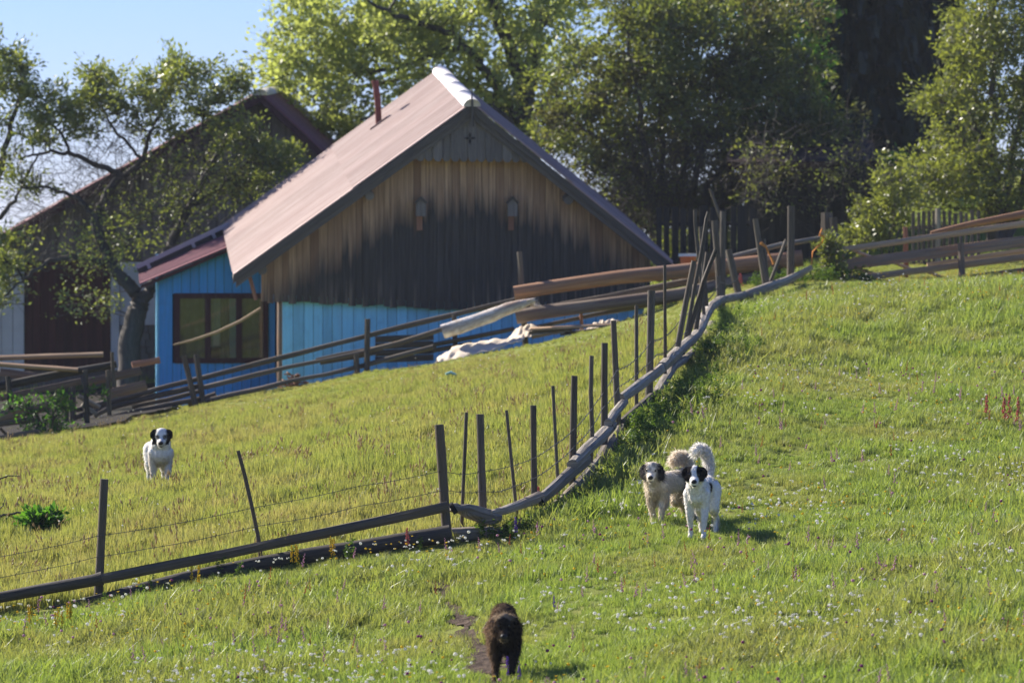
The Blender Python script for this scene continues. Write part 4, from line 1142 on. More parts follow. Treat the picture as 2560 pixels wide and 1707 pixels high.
def leaves_np(rng, centers, size, dirs=None, asp=2.2, var=.35, droop=0.0):
    """kite shaped leaves: 4 verts, folded along the midrib"""
    n = len(centers)
    d = rng.normal(size=(n, 3)) if dirs is None else dirs + rng.normal(size=(n, 3)) * .5
    d[:, 2] -= droop
    d /= np.linalg.norm(d, axis=1)[:, None]
    r = rng.normal(size=(n, 3)); s = np.cross(d, r); s /= np.linalg.norm(s, axis=1)[:, None] + 1e-9
    L = size * (1 + rng.uniform(-var, var, n))[:, None]; w = L / asp
    a = centers; b = centers + d * L * .45 + s * w * .5; c = centers + d * L; e = centers + d * L * .45 - s * w * .5
    return np.stack([a, b, c, e], 1).reshape(-1, 3)

class Tree:
    def __init__(s, seed):
        s.rng = np.random.default_rng(seed); s.bv = []; s.bq = []; s.bg = []; s.nb = 0; s.np_ = []; s.nr = []; s.lv = []
    def tube(s, pts, rads, sides):
        v, q, g = tube_np(pts, rads, sides); s.bv.append(v); s.bq.append(q + s.nb); s.bg.append(g); s.nb += len(v)
    def limb(s, pts, r0, r1, wob=.03, sides=8, node=True):
        """smooth limb through points"""
        pts = np.asarray(pts, float); n = len(pts)
        t = np.linspace(0, n - 1, max(6, (n - 1) * 6)); o = np.stack([np.interp(t, np.arange(n), pts[:, k]) for k in range(3)], -1)
        for _ in range(2): o[1:-1] = (o[:-2] + 2 * o[1:-1] + o[2:]) / 4
        o[1:-1] += s.rng.normal(size=o[1:-1].shape) * wob
        r = np.linspace(r0, r1, len(o)); s.tube(o, r, sides)
        if node: s.np_.append(o[1:]); s.nr.append(r[1:])
    def clumps(s, cen, lpc, cr, size, twig0=.02, leaf_along=.5, asp=2.2, sub=3, up=.25, flat=.7):
        """grow a branch to every clump centre from the nearest wood, hang leaves round its end"""
        rng = s.rng
        nodes = np.concatenate(s.np_); rad = np.concatenate(s.nr)
        d = np.sqrt(((cen[:, None] - nodes[None]) ** 2).sum(-1)).min(1)
        for c in cen[np.argsort(d)]:
            dv = nodes - c; dist = np.sqrt((dv ** 2).sum(1)) + np.where(nodes[:, 2] > c[2] + .1, .5, 0) + .3 * (rad < .012)
            j = int(np.argmin(dist)); a = nodes[j]; L = np.linalg.norm(c - a)
            n = max(4, int(L / .25) + 2); t = np.linspace(0, 1, n)[:, None]
            p = a + (c - a) * t + np.array([0, 0, 1.]) * (up * L * (t - t * t)) * 1.0
            p[1:] += rng.normal(size=(n - 1, 3)) * .035 * min(L, 1.5)
            r0 = min(rad[j] * .75, twig0 * (.5 + .5 * min(L, 2))); s.tube(p, np.linspace(r0, .0045, n), 4)
            nodes = np.concatenate([nodes, p[1:]]); rad = np.concatenate([rad, np.linspace(r0, .0045, n)[1:]])
            # twigs and leaves
            k = int(lpc * rng.uniform(.6, 1.4))
            for _ in range(sub):
                e = c + rng.normal(size=3) * cr * np.array([1, 1, flat]); b = p[rng.integers(max(1, n // 2), n)]
                m = b + (e - b) * np.linspace(0, 1, 4)[:, None]; m[1:-1] += rng.normal(size=(2, 3)) * .03
                s.tube(m, np.linspace(.007, .003, 4), 3)
                kk = k // sub; tt = rng.uniform(.25, 1.05, kk)[:, None]
                cc = b + (e - b) * tt + rng.normal(size=(kk, 3)) * cr * .33
                s.lv.append(leaves_np(rng, cc, size, np.tile((e - b) / (np.linalg.norm(e - b) + 1e-6), (kk, 1)) + np.array([0, 0, .2]), asp))
    def bare(s, n, cen, spread, L=(.3, .9), r=.006, upb=.2):
        """bare twigs sprouting round points"""
        rng = s.rng
        for _ in range(n):
            c = cen[rng.integers(len(cen))] + rng.normal(size=3) * spread
            d = rng.normal(size=3); d[2] += upb; d /= np.linalg.norm(d); l = rng.uniform(*L)
            t = np.linspace(0, 1, 5)[:, None]; p = c + d * l * t + rng.normal(size=(5, 3)) * .03 * l
            s.tube(p, np.linspace(r, .002, 5), 3)
    def build(s, name, label, cat, base, bark, leaf, group=None, extra=None):
        root = thing(name, label, cat, base, group)
        if s.bv:
            v = np.concatenate(s.bv); q = np.concatenate(s.bq); g = np.concatenate(s.bg)
            fast_mesh('trunk', v, 4, q.ravel(), bark, root, {'g': ('FLOAT_VECTOR', g.astype(np.float32))}, True, base)
        if s.lv:
            v = np.concatenate(s.lv); fast_mesh('crown', v, 4, np.arange(len(v)), leaf, root, None, False, base)
        return root

def blobs(rng, specs, n, D):
    """n centres in ellipses (px, row, rx, ry, depth half, weight[, dD])"""
    w = np.array([b[5] for b in specs], float); w /= w.sum(); out = []
    for i in rng.choice(len(specs), n, p=w):
        b = specs[i]
        while True:
            q = rng.uniform(-1, 1, 3)
            if (q ** 2).sum() < 1: break
        out.append(P(b[0] + q[0] * b[2], b[1] + q[1] * b[3], D + (b[6] if len(b) > 6 else 0) + q[2] * b[4]))
    return np.array([tuple(o) for o in out])
def PL(D, pts): return [tuple(P(p[0], p[1], D + (p[2] if len(p) > 2 else 0))) for p in pts]

M['leaf_bright'] = leafmat('sunny_green_leaf', (.29, .34, .11), (.40, .44, .155), .68, (1.15, 1.15, .7), .03, .45)
M['leaf_olive'] = leafmat('olive_leaf', (.15, .20, .062), (.25, .285, .09), .5, (1.3, 1.25, .5), .05, .42)
M['leaf_thicket'] = leafmat('dusty_olive_leaf', (.13, .175, .058), (.24, .265, .09), .5, (1.25, 1.25, .5), .03, .45, dull=(.09, .085, .05))
M['leaf_right'] = leafmat('yellow_green_leaf', (.145, .175, .055), (.225, .245, .08), .5, (1.3, 1.3, .5), .04, .42)
M['leaf_lush'] = leafmat('lush_green_leaf', (.06, .15, .028), (.12, .23, .045), .5, (1.3, 1.5, .5), .02, .5)
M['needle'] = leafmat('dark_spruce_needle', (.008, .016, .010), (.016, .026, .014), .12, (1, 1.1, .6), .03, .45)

# big sunlit tree behind the house
t = Tree(1); DT = 106
gb = P(1330, 560, DT); gb.z = Hh(gb.x, gb.y) - .2
trunk = [tuple(gb)] + PL(DT, [(1322, 420), (1318, 330), (1312, 240)])
t.limb(trunk, .30, .21, .02, 12)
t.limb(PL(DT, [(1312, 250), (1290, 150, -.2), (1250, 60, -.5), (1215, -20, -.8), (1180, -140, -1), (1150, -260, -1)]), .19, .08, .02)
t.limb(PL(DT, [(1314, 250), (1330, 150, .3), (1345, 60, .4), (1352, -30, .5), (1340, -180, .6), (1330, -330, .5)]), .2, .08, .02)
t.limb(PL(DT, [(1345, 70, .4), (1390, 20, .8), (1430, -60, 1.2), (1480, -160, 1.4)]), .12, .05)
t.limb(PL(DT, [(1316, 330), (1235, 205, -.6), (1180, 130, -1), (1110, 75, -1.4), (1010, 45, -1.6), (930, 10, -1.8)]), .12, .035)
t.limb(PL(DT, [(1180, 130, -1), (1120, 120, -.9), (1060, 150, -.6), (960, 175, -.4), (850, 180, -.2), (740, 150, 0)]), .07, .02)
t.limb(PL(DT, [(1316, 340), (1240, 250, .6), (1160, 200, 1), (1050, 190, 1.3), (960, 200, 1.6), (830, 240, 1.8), (720, 260, 2)]), .11, .025)
t.limb(PL(DT, [(1316, 310), (1400, 200, .4), (1480, 120, .5), (1560, 40, .6)]), .1, .04)
t.limb(PL(DT, [(1316, 350), (1260, 280, -1), (1150, 260, -1.6), (1000, 255, -2), (900, 300, -2)]), .09, .02)
sp = [(760, 100, 100, 120, 2, 1.3), (830, 230, 120, 90, 2, 1.2), (720, 190, 70, 70, 1.5, .5), (900, 60, 150, 110, 2.4, 1.8), (1010, 130, 150, 110, 2.4, 1.6), (900, 330, 90, 60, 1.5, .7), (1130, 60, 160, 130, 2.5, 1.6), (1260, 100, 150, 130, 2.5, 1.2),
      (1400, 60, 130, 130, 2.3, 1.3), (1260, 330, 80, 90, 1.4, .5), (1350, 250, 90, 130, 1.5, .7), (1000, -120, 330, 130, 3, 2.0), (1350, -150, 260, 170, 2.6, 1.6), (1170, 240, 120, 80, 2, .7), (1090, -300, 300, 110, 2, 1), (800, 300, 70, 60, 1.4, .4)]
t.clumps(blobs(t.rng, sp, 620, DT), 62, .32, .135, .028, asp=1.9)
t.build('broadleaf_tree', 'tall sunlit yellow-green tree with a forked dark trunk behind the house roof', 'tree', gb, M['bark'], M['leaf_bright'])

# brown-olive thicket tree right of the house
t = Tree(2); DT = 99
gb = P(1690, 600, DT); gb.z = Hh(gb.x, gb.y) - .2
for k, (x, y, dx) in enumerate(((1560, 60, -1), (1650, 20, .4), (1760, 30, .2), (1850, 90, -.6), (1960, 210, .4), (1460, 170, .6), (1420, 290, -.4), (2020, 320, -.3), (2060, 400, .2))):
    bx = 1690 + (k - 4) * 9
    t.limb([tuple(P(bx, 600, DT) * 1.0)[:2] + (gb.z,)] + PL(DT, [((bx * .7 + x * .3), 470, dx * .3), ((bx * .4 + x * .6), 470 * .5 + y * .5, dx * .7), (x, y, dx)]), .10, .02, .04)
sp = [(1480, 190, 150, 120, 1.6, 1.2), (1620, 100, 170, 120, 2, 1.5), (1790, 110, 190, 130, 2, 1.6), (1930, 230, 150, 130, 1.8, 1.4), (1420, 300, 90, 80, 1.2, .6), (1600, 260, 180, 120, 1.8, 1.3), (1800, 280, 200, 110, 1.8, 1.4), (2050, 330, 80, 90, 1.2, .6), (1960, 60, 80, 90, 1.4, .5), (1520, 380, 100, 60, 1, .5), (1650, 0, 250, 90, 2, .9), (1960, 380, 120, 50, 1.2, .5), (2020, 300, 90, 70, 1, .5)]
sp += [(1560, 330, 220, 150, 1, 1.4, 3), (1800, 300, 230, 170, 1, 1.6, 3), (1960, 420, 150, 90, 1, .7, 2.5), (1620, 470, 160, 90, 1, .9, 2.5), (1740, 520, 150, 60, .8, .8, 3.5), (1600, 540, 80, 60, .8, .5, 3.5), (1860, 500, 90, 50, .8, .4, 3.5)]
cen = blobs(t.rng, sp, 760, DT)
t.clumps(cen, 96, .32, .115, .018)
low = blobs(t.rng, [(1560, 430, 160, 110, 1.5, 1), (1750, 430, 170, 110, 1.5, 1.2), (1950, 420, 140, 60, 1.3, .5), (1640, 520, 120, 60, 1, .5)], 400, DT)
t.bare(1500, low, .25, (.4, 1.1), .008, .25)
t.clumps(low[:130], 26, .3, .07, .015)
fr = blobs(t.rng, [(2000, 400, 150, 40, .5, 1, -4.6), (2120, 430, 60, 70, .5, .7, -4.6), (1890, 440, 50, 70, .5, .6, -4.6), (1980, 480, 130, 50, .5, .5, -4.4)], 34, DT)
t.clumps(fr, 40, .28, .085, .015)
t.bare(420, fr, .3, (.3, .9), .006, .1)
t.build('thicket_tree', 'wide dark olive tree with a tangle of bare twigs below, right of the house roof', 'tree', gb, M['bark2'], M['leaf_thicket'])

# brighter green tree top between the two
t = Tree(3); DT = 110
gb = P(1980, 560, DT); gb.z = Hh(gb.x, gb.y) - .2
t.limb([tuple(gb)] + PL(DT, [(1975, 350), (1960, 150), (1950, -60), (1940, -220)]), .2, .05)
t.clumps(blobs(t.rng, [(1960, 60, 110, 130, 1.8, 1.4), (1860, -10, 160, 120, 2, 1.4), (1950, -200, 180, 120, 2, 1.2), (1990, 180, 70, 90, 1.2, .5), (1740, -40, 120, 90, 1.6, .8)], 240, DT), 80, .3, .13, .025)
t.build('broadleaf_tree', 'lush green tree top rising between the thicket and the black spruces', 'tree', gb, M['bark'], M['leaf_lush'])

# tree at the right edge
t = Tree(4); DT = 92
gb = P(2500, 600, DT); gb.z = Hh(gb.x, gb.y) - .2
for k, (x, y, dx) in enumerate(((2400, 120, .5), (2480, 40, -.5), (2590, 20, .4), (2360, 260, -.4), (2680, 120, .3), (2310, 380, .6))):
    t.limb([(gb.x + (k - 2.5) * .06, gb.y, gb.z)] + PL(DT, [(2495 * .7 + x * .3, 470, dx * .3), (2495 * .35 + x * .65, 470 * .4 + y * .6, dx * .7), (x, y, dx)]), .11, .02, .04)
sp = [(2490, 60, 110, 110, 1.6, 1.4), (2430, 110, 70, 80, 1.1, .6), (2540, 200, 130, 120, 1.8, 1.4), (2400, 230, 90, 60, 1.2, .6), (2350, 240, 50, 30, .8, .25), (2480, 330, 170, 110, 1.8, 1.5), (2380, 420, 120, 80, 1.5, 1), (2300, 480, 80, 70, 1.2, .6), (2520, 460, 160, 90, 1.6, 1.3), (2680, 150, 130, 200, 1.8, 1.2), (2680, 400, 120, 130, 1.6, .8), (2560, -80, 200, 100, 1.6, 1)]
t.clumps(blobs(t.rng, sp, 480, DT), 70, .26, .10, .02)
t.build('bushy_tree', 'yellow-green glossy leaved tree at the right edge above the plank fence', 'tree', gb, M['bark2'], M['leaf_right'])

# green bushes by the shed and fences
def bush(name, label, px, row, D, sp, n, lpc, size, leaf, seed, cr=.18, bark='bark2', group=None):
    t = Tree(seed); b = P(px, row, D); b.z = Hh(b.x, b.y) - .05
    cen = blobs(t.rng, sp, n, D)
    for k in range(5):
        c = cen[t.rng.integers(len(cen))]; t.limb([tuple(b), tuple((np.array(b) * .5 + c * .5) + np.array([0, 0, .05])), tuple(c)], .02, .006, .01, 5)
    t.clumps(cen, lpc, cr, size, .01)
    return t.build(name, label, 'bush', b, M[bark], M[leaf], group)
bush('bush', 'lush green bush right of the dark shed behind the plank fence', 2215, 640, 90, [(2200, 540, 60, 60, .7, 1), (2240, 480, 40, 60, .6, .6), (2170, 590, 40, 40, .5, .8), (2230, 430, 40, 40, .5, .3)], 90, 60, .09, 'leaf_right', 31)
bush('bush', 'deep green bush in shadow below the black spruces', 2230, 520, 100, [(2230, 430, 60, 40, .8, 1), (2200, 500, 50, 60, .8, 1)], 60, 60, .11, 'leaf_lush', 32)
bush('climbing_plant', 'pale green climbing plant covering the gate post', 2080, 715, 81.1, [(2085, 650, 22, 55, .18, 1), (2060, 620, 20, 20, .15, .3), (2078, 600, 18, 25, .15, .4), (2095, 700, 40, 22, .25, .6)], 60, 34, .075, 'leaf_right', 33, .08)
bush('bush', 'bright leafy plant growing under the timber heap by the left fence', 130, 1090, 78.8, [(50, 1012, 50, 14, .3, .8), (150, 1003, 40, 18, .3, .8), (110, 1060, 70, 30, .3, .8), (235, 985, 25, 20, .3, .4), (150, 1085, 50, 14, .3, .5)], 60, 30, .075, 'leaf_lush', 34, .12)
bush('bush', 'small round green plant beside the dead branch at the left edge', 105, 1330, D=G(105, 1330).y, sp=[(105, 1308, 38, 17, .25, 1)], n=40, lpc=50, size=.09, leaf='leaf_lush', seed=35, cr=.07)
bush('bush', 'bright green bush seen through the gaps of the slatted fence', 1790, 640, 96, [(1700, 610, 50, 40, .5, 1), (1800, 605, 70, 45, .5, 1), (1680, 640, 40, 20, .4, .5)], 70, 40, .09, 'leaf_right', 36)

# fruit tree in front of the barn
def fruit(seed, DT, base, limbs, sp, n, lpc, bare_sp, nb, label, low=None, nl=0):
    t = Tree(seed); gb = P(base[0], base[1], DT); gb.z = Hh(gb.x, gb.y) - .3
    first = True
    for pts, r0, r1 in limbs:
        q = PL(DT, pts)
        if first: q = [tuple(gb)] + q; first = False
        t.limb(q, r0, r1, .012 if r0 > .13 else .02, 10)
    t.clumps(blobs(t.rng, sp, n, DT), lpc, .2, .10, .02, sub=4, up=.1)
    if nb: t.bare(nb, blobs(t.rng, bare_sp, 300, DT), .15, (.3, 1.0), .007, .3)
    if nl: t.clumps(blobs(t.rng, low, nl, DT), 26, .25, .085, .014)
    t.build('fruit_tree', label, 'tree', gb, M['bark'], M['leaf_olive'], 'fruit trees by the barn')
fruit(5, 95.5, (318, 900), [
    ([(325, 850), (340, 790), (352, 755)], .24, .19),
    ([(352, 760), (330, 720), (300, 690), (275, 655), (250, 600), (235, 540), (290, 450), (310, 440)], .15, .075),
    ([(352, 760), (380, 720), (395, 690), (420, 620), (470, 520), (520, 430), (560, 360)], .14, .05),
    ([(310, 440), (250, 415), (180, 385), (130, 380), (60, 390)], .07, .02),
    ([(310, 440), (360, 400), (370, 340), (410, 270), (420, 190)], .06, .018),
    ([(180, 388), (150, 330), (110, 290), (80, 260)], .035, .012),
    ([(235, 540), (200, 500), (130, 470), (60, 470)], .06, .015),
    ([(275, 655), (200, 640), (120, 650), (60, 700), (10, 740)], .07, .02),
    ([(360, 400), (290, 330), (250, 260), (240, 200)], .035, .012),
    ([(470, 520), (540, 480), (610, 420), (650, 330)], .05, .015),
    ([(520, 430), (500, 340), (520, 250), (590, 210)], .04, .012)],
    [(250, 220, 45, 50, .8, .6), (330, 230, 70, 60, 1, 1), (430, 190, 60, 60, 1, 1), (400, 290, 90, 60, 1, .9), (150, 270, 80, 60, 1, 1), (110, 330, 50, 40, .8, .5), (500, 250, 50, 60, .9, .7), (590, 230, 30, 45, .6, .4), (560, 330, 60, 50, 1, .6), (700, 390, 60, 40, 1, .5), (220, 300, 60, 40, .8, .6), (600, 200, 15, 30, .4, .2), (240, 190, 20, 25, .4, .2), (520, 180, 20, 30, .4, .2), (620, 350, 50, 40, .6, .4)],
    210, 70, [(250, 400, 160, 80, 1, 1), (330, 330, 120, 80, 1, .8), (200, 480, 150, 60, 1, .8), (420, 480, 150, 90, 1.2, 1.2), (560, 420, 120, 80, 1, .8)], 800,
    'gnarled fruit tree with bare twigs and a leaning dark trunk between barn and porch',
    [(480, 450, 150, 90, 1.2, 1.2), (350, 560, 150, 80, 1, .9), (600, 430, 100, 60, 1, .7), (230, 620, 110, 70, 1, .6), (200, 760, 100, 50, .8, .3), (620, 480, 60, 50, .8, .5)], 210)
fruit(6, 96, (-60, 900), [
    ([(-50, 700), (-30, 560)], .16, .11),
    ([(-30, 560), (0, 420), (20, 340), (50, 240), (60, 180)], .09, .02),
    ([(-30, 560), (30, 520), (60, 450), (100, 380)], .06, .015),
    ([(-40, 620), (20, 650), (60, 700), (70, 760)], .05, .012)],
    [(20, 180, 60, 60, .9, 1), (60, 230, 40, 40, .7, .6), (-40, 250, 70, 80, .9, .9), (30, 430, 50, 50, .7, .5), (90, 470, 40, 30, .5, .3), (20, 640, 50, 70, .8, .8), (-60, 120, 60, 60, .9, .6), (-20, 720, 50, 60, .7, .5)],
    110, 66, [(30, 380, 60, 90, .8, 1), (60, 520, 60, 60, .7, 1), (60, 640, 60, 80, .7, 1)], 220,
    'fruit tree cut by the left edge, leafy top against the sky')

# spruces
def spruce(px, D, H, label, seed, rad=3.0, z0=1.0):
    rng = np.random.default_rng(seed); b = P(px, 600, D); b.z = Hh(b.x, b.y) - .3
    root = thing('spruce', label, 'tree', b, 'black spruces on the right')
    ba = np.array(b)
    v, q, g = tube_np(ba + np.array([[0, 0, 0], [.05, 0, H * .5], [0, 0, H]]), [.24, .14, .02], 10)
    tv = [v]; tq = [q]; tg = [g]; nb = len(v); tris = []
    z = z0
    while z < H - .2:
        f = 1 - z / H; L = rad * (f ** .75) * rng.uniform(.85, 1.1); nbch = 9
        a0 = rng.uniform(0, 6.3)
        for k in range(nbch):
            a = a0 + k * 6.283 / nbch + rng.uniform(-.2, .2); l = L * rng.uniform(.7, 1.1)
            t = np.linspace(0, 1, 7)[:, None]; d = np.array([math.cos(a), math.sin(a), 0])
            p = ba + np.array([0, 0, z]) + d * l * t + np.array([0, 0, 1.]) * (-.35 * l * t + .22 * l * t * t)
            v, q, g = tube_np(p, np.linspace(.03, .006, 7), 3); tv.append(v); tq.append(q + nb); tg.append(g); nb += len(v)
            n = int(26 + 34 * l); tt = rng.uniform(.08, 1, n); c = np.stack([np.interp(tt, t[:, 0], p[:, i]) for i in range(3)], -1)
            s = np.array([-math.sin(a), math.cos(a), 0]); sd = rng.uniform(-1, 1, n)[:, None]
            o = c + s * sd * .42 * (1.1 - tt[:, None]) * min(1, l) + d * .1 + np.array([0, 0, -1]) * rng.uniform(.1, .5, n)[:, None]
            w = rng.normal(size=(n, 3)) * .06
            tris.append(np.stack([c + w, c - w, o - w * .6, o + w * .6], 1).reshape(-1, 3))
        z += .24 + .12 * (1 - f)
    fast_mesh('trunk', np.concatenate(tv), 4, np.concatenate(tq).ravel(), M['bark'], root, {'g': ('FLOAT_VECTOR', np.concatenate(tg).astype(np.float32))}, True, b)
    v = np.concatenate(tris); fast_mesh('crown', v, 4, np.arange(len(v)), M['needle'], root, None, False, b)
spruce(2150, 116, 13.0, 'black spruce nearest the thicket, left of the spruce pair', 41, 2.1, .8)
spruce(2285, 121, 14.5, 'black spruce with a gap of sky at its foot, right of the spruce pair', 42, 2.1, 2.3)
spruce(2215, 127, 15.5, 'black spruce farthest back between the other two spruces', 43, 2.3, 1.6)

# dead branch at the left edge
t = Tree(7); gb = G(-40, 1330)
D = gb.y
t.limb([tuple(gb)] + PL(D, [(-20, 1290), (20, 1285), (60, 1280), (66, 1282)]), .022, .008, .006, 6)
t.limb(PL(D, [(-20, 1290), (20, 1308), (60, 1310), (68, 1318)]), .014, .006, .006, 5)
t.limb(PL(D, [(66, 1280), (64, 1300), (70, 1325)]), .009, .004, .003, 5)
t.limb(PL(D, [(-20, 1290), (5, 1270), (14, 1243)]), .012, .004, .004, 5)
t.limb(PL(D, [(-40, 1215), (0, 1197), (25, 1187), (50, 1190)]), .012, .004, .004, 5)
t.limb([tuple(gb)] + PL(D, [(-60, 1260), (-40, 1215)]), .025, .012, .004, 5)
t.limb(PL(D, [(20, 1287), (40, 1296), (55, 1298)]), .008, .003, .003, 4)
v = np.concatenate(t.bv); q = np.concatenate(t.bq); g = np.concatenate(t.bg)
tag(fast_mesh('dead_branch', v, 4, q.ravel(), M['bark'], None, {'g': ('FLOAT_VECTOR', g.astype(np.float32))}, True, gb), 'dead bare branch reaching in from the left edge over the grass', 'branch')
# ------------------------------------------------------------------ grass and flowers
def source_collection(name, objs_):
    c = bpy.data.collections.new(name)
    for o in objs_:
        COL.objects.unlink(o); c.objects.link(o)
    return c
def scatter(name, label, cat, pts, rotz, scl, idx, coll, tilt=None, sclz=None):
    """instances of a small collection on points (ground cover nobody could count)"""
    n = len(pts)
    me = bpy.data.meshes.new(name); me.vertices.add(n); me.vertices.foreach_set('co', np.asarray(pts, np.float32).ravel())
    rot = np.zeros((n, 3), np.float32); rot[:, 2] = rotz
    if tilt is not None: rot[:, :2] = tilt
    s3 = np.stack([scl, scl, scl if sclz is None else sclz], -1).astype(np.float32)
    for an, ty, arr, key in (('rot', 'FLOAT_VECTOR', rot, 'vector'), ('scl', 'FLOAT_VECTOR', s3, 'vector'), ('idx', 'INT', idx.astype(np.int32), 'value')):
        me.attributes.new(an, ty, 'POINT').data.foreach_set(key, arr.ravel())
    o = link(bpy.data.objects.new(name, me))
    g = bpy.data.node_groups.new(name + '_nodes', 'GeometryNodeTree')
    g.interface.new_socket('Geometry', in_out='INPUT', socket_type='NodeSocketGeometry'); g.interface.new_socket('Geometry', in_out='OUTPUT', socket_type='NodeSocketGeometry')
    gi = g.nodes.new('NodeGroupInput'); go = g.nodes.new('NodeGroupOutput'); ip = g.nodes.new('GeometryNodeInstanceOnPoints'); ci = g.nodes.new('GeometryNodeCollectionInfo')
    ci.inputs['Collection'].default_value = coll; ci.inputs['Separate Children'].default_value = True; ci.inputs['Reset Children'].default_value = True
    def na(nm, ty):
        a = g.nodes.new('GeometryNodeInputNamedAttribute'); a.data_type = ty; a.inputs['Name'].default_value = nm; return a.outputs[0]
    L = g.links.new
    L(gi.outputs[0], ip.inputs['Points']); L(ci.outputs[0], ip.inputs['Instance']); ip.inputs['Pick Instance'].default_value = True
    L(na('idx', 'INT'), ip.inputs['Instance Index']); L(na('rot', 'FLOAT_VECTOR'), ip.inputs['Rotation']); L(na('scl', 'FLOAT_VECTOR'), ip.inputs['Scale'])
    L(ip.outputs[0], go.inputs[0])
    md = o.modifiers.new('scatter', 'NODES'); md.node_group = g
    return tag(o, label, cat, None, 'stuff')

def grassmat(name, a, b, dry, tr=.5, tcol=(1.3, 1.25, .6), dryamt=.4):
    m = N(name)
    p = m.pos(); r = m.island(); r2 = m.orand()
    c = m.mix(r, C4(a), C4(b))
    big = m.noise(p, .45, 3, .6); fine = m.noise(p, 2.6, 3, .6)
    k = m.math('MULTIPLY', m.ramp(big, .42, .62), .55)
    k = m.math('ADD', k, m.math('MULTIPLY', m.ramp(fine, .5, .7), .3))
    k = m.math('ADD', k, m.math('MULTIPLY', m.ramp(r2, .55, 1.0), dryamt), 0, True)
    c = m.mix(k, c, C4(dry))
    mid = m.noise(p, 5.5, 3, .6)
    c = m.mix(m.math('MULTIPLY', m.ramp(mid, .5, .7), .42), c, C4([q * .62 for q in a]))
    d = m.n('ShaderNodeBsdfDiffuse', i_0=c)
    t = m.n('ShaderNodeBsdfTranslucent', i_0=m.mix(1.0, c, C4(tcol), 'MULTIPLY'))
    mx = m.n('ShaderNodeMixShader', i_0=tr); m.t.links.new(d.outputs[0], mx.inputs[1]); m.t.links.new(t.outputs[0], mx.inputs[2])
    gl = m.n('ShaderNodeBsdfGlossy', i_0=(1, 1, 1, 1)); gl.inputs['Roughness'].default_value = .45
    x = m.n('ShaderNodeMixShader', i_0=.035); m.t.links.new(mx.outputs[0], x.inputs[1]); m.t.links.new(gl.outputs[0], x.inputs[2])
    return m.done(x.outputs[0])
M['grass_left'] = grassmat('hay_meadow_grass', (.215, .285, .068), (.31, .355, .10), (.34, .315, .15), .55, (1.22, 1.14, .62))
M['grass_right'] = grassmat('flower_meadow_grass', (.175, .275, .06), (.285, .365, .092), (.29, .285, .115), .55, (1.2, 1.14, .62), dryamt=.25)
M['grass_seed'] = leafmat('grass_seed_head', (.44, .36, .19), (.54, .44, .26), .5, (1.1, 1, .8), .02)
M['weed'] = leafmat('nettle_leaf', (.06, .115, .025), (.115, .175, .04), .45, (1.3, 1.3, .5), .015, .5)

def grass_clump(name, seed, mat, n, h, spread, w=.007, lean=.35, seed_heads=0):
    rng = np.random.default_rng(seed); vs = []; loops = []; k = 0
    for i in range(n):
        a = rng.uniform(0, 6.283); r = spread * math.sqrt(rng.uniform()); b = np.array([r * math.cos(a), r * math.sin(a), -.03])
        hh = h * rng.uniform(.45, 1.15); la = rng.uniform(0, 6.283); l = abs(rng.normal()) * lean * hh
        d = np.array([math.cos(la), math.sin(la), 0]); fa = rng.uniform(0, 6.283); s = np.array([math.cos(fa), math.sin(fa), 0]) * w * rng.uniform(.6, 1.4)
        m_ = b + np.array([0, 0, hh * .55]) + d * l * .3; t = b + np.array([0, 0, hh]) + d * l
        vs += [b - s, b + s, m_ + s * .8, m_ - s * .8, t + s * .15, t - s * .15]; loops += [k, k + 1, k + 2, k + 3, k + 3, k + 2, k + 4, k + 5]; k += 6
    o = fast_mesh(name, np.array(vs), 4, np.array(loops), mat)
    return o
def seed_stalk(name, seed, mat, h):
    rng = np.random.default_rng(seed); mb = MB()
    for i in range(5):
        x, y = rng.normal(size=2) * .06; l = rng.normal(size=2) * .05; hh = h * rng.uniform(.8, 1.15)
        mb.loft([(x, y, -.02), (x + l[0] * .4, y + l[1] * .4, hh * .7), (x + l[0], y + l[1], hh)], [.002, .0016, .0012], sides=3, cap=False)
        mb.loft([(x + l[0] * .85, y + l[1] * .85, hh * .84), (x + l[0] * .95, y + l[1] * .95, hh * .92), (x + l[0] * 1.1, y + l[1] * 1.1, hh * 1.04)], [.003, .009, .002], sides=4, cap=False)
    return mb.build(name, mat, None, (0, 0, 0))
srcL = [grass_clump('grass_tuft', 100 + i, M['grass_left'], 54, .17 if i % 2 else .13, .11, .0048, .28) for i in range(6)] + [seed_stalk('seed_stalk', 60 + i, M['grass_seed'], .24) for i in range(2)]
srcR = [grass_clump('grass_tuft', 200 + i, M['grass_right'], 54, (.08, .105, .14)[i % 3], .11, .005, .38) for i in range(6)]
colL = source_collection('hay_sources', srcL); colR = source_collection('meadow_sources', srcR)

def frustum_pts(rng, y0, y1, dens, mx=2.5, fall=None):
    """random ground points across the view and some metres to each side"""
    A_ = (y1 - y0) * ((y0 + y1) / 2 * 2560 / F + 2 * mx); n = int(A_ * dens)
    y = rng.uniform(y0, y1, n); hw = y * 1280 / F + mx; x = rng.uniform(-1, 1, n) * (y1 * 1280 / F + mx)
    k = np.abs(x) < hw; x, y = x[k], y[k]
    return x, y
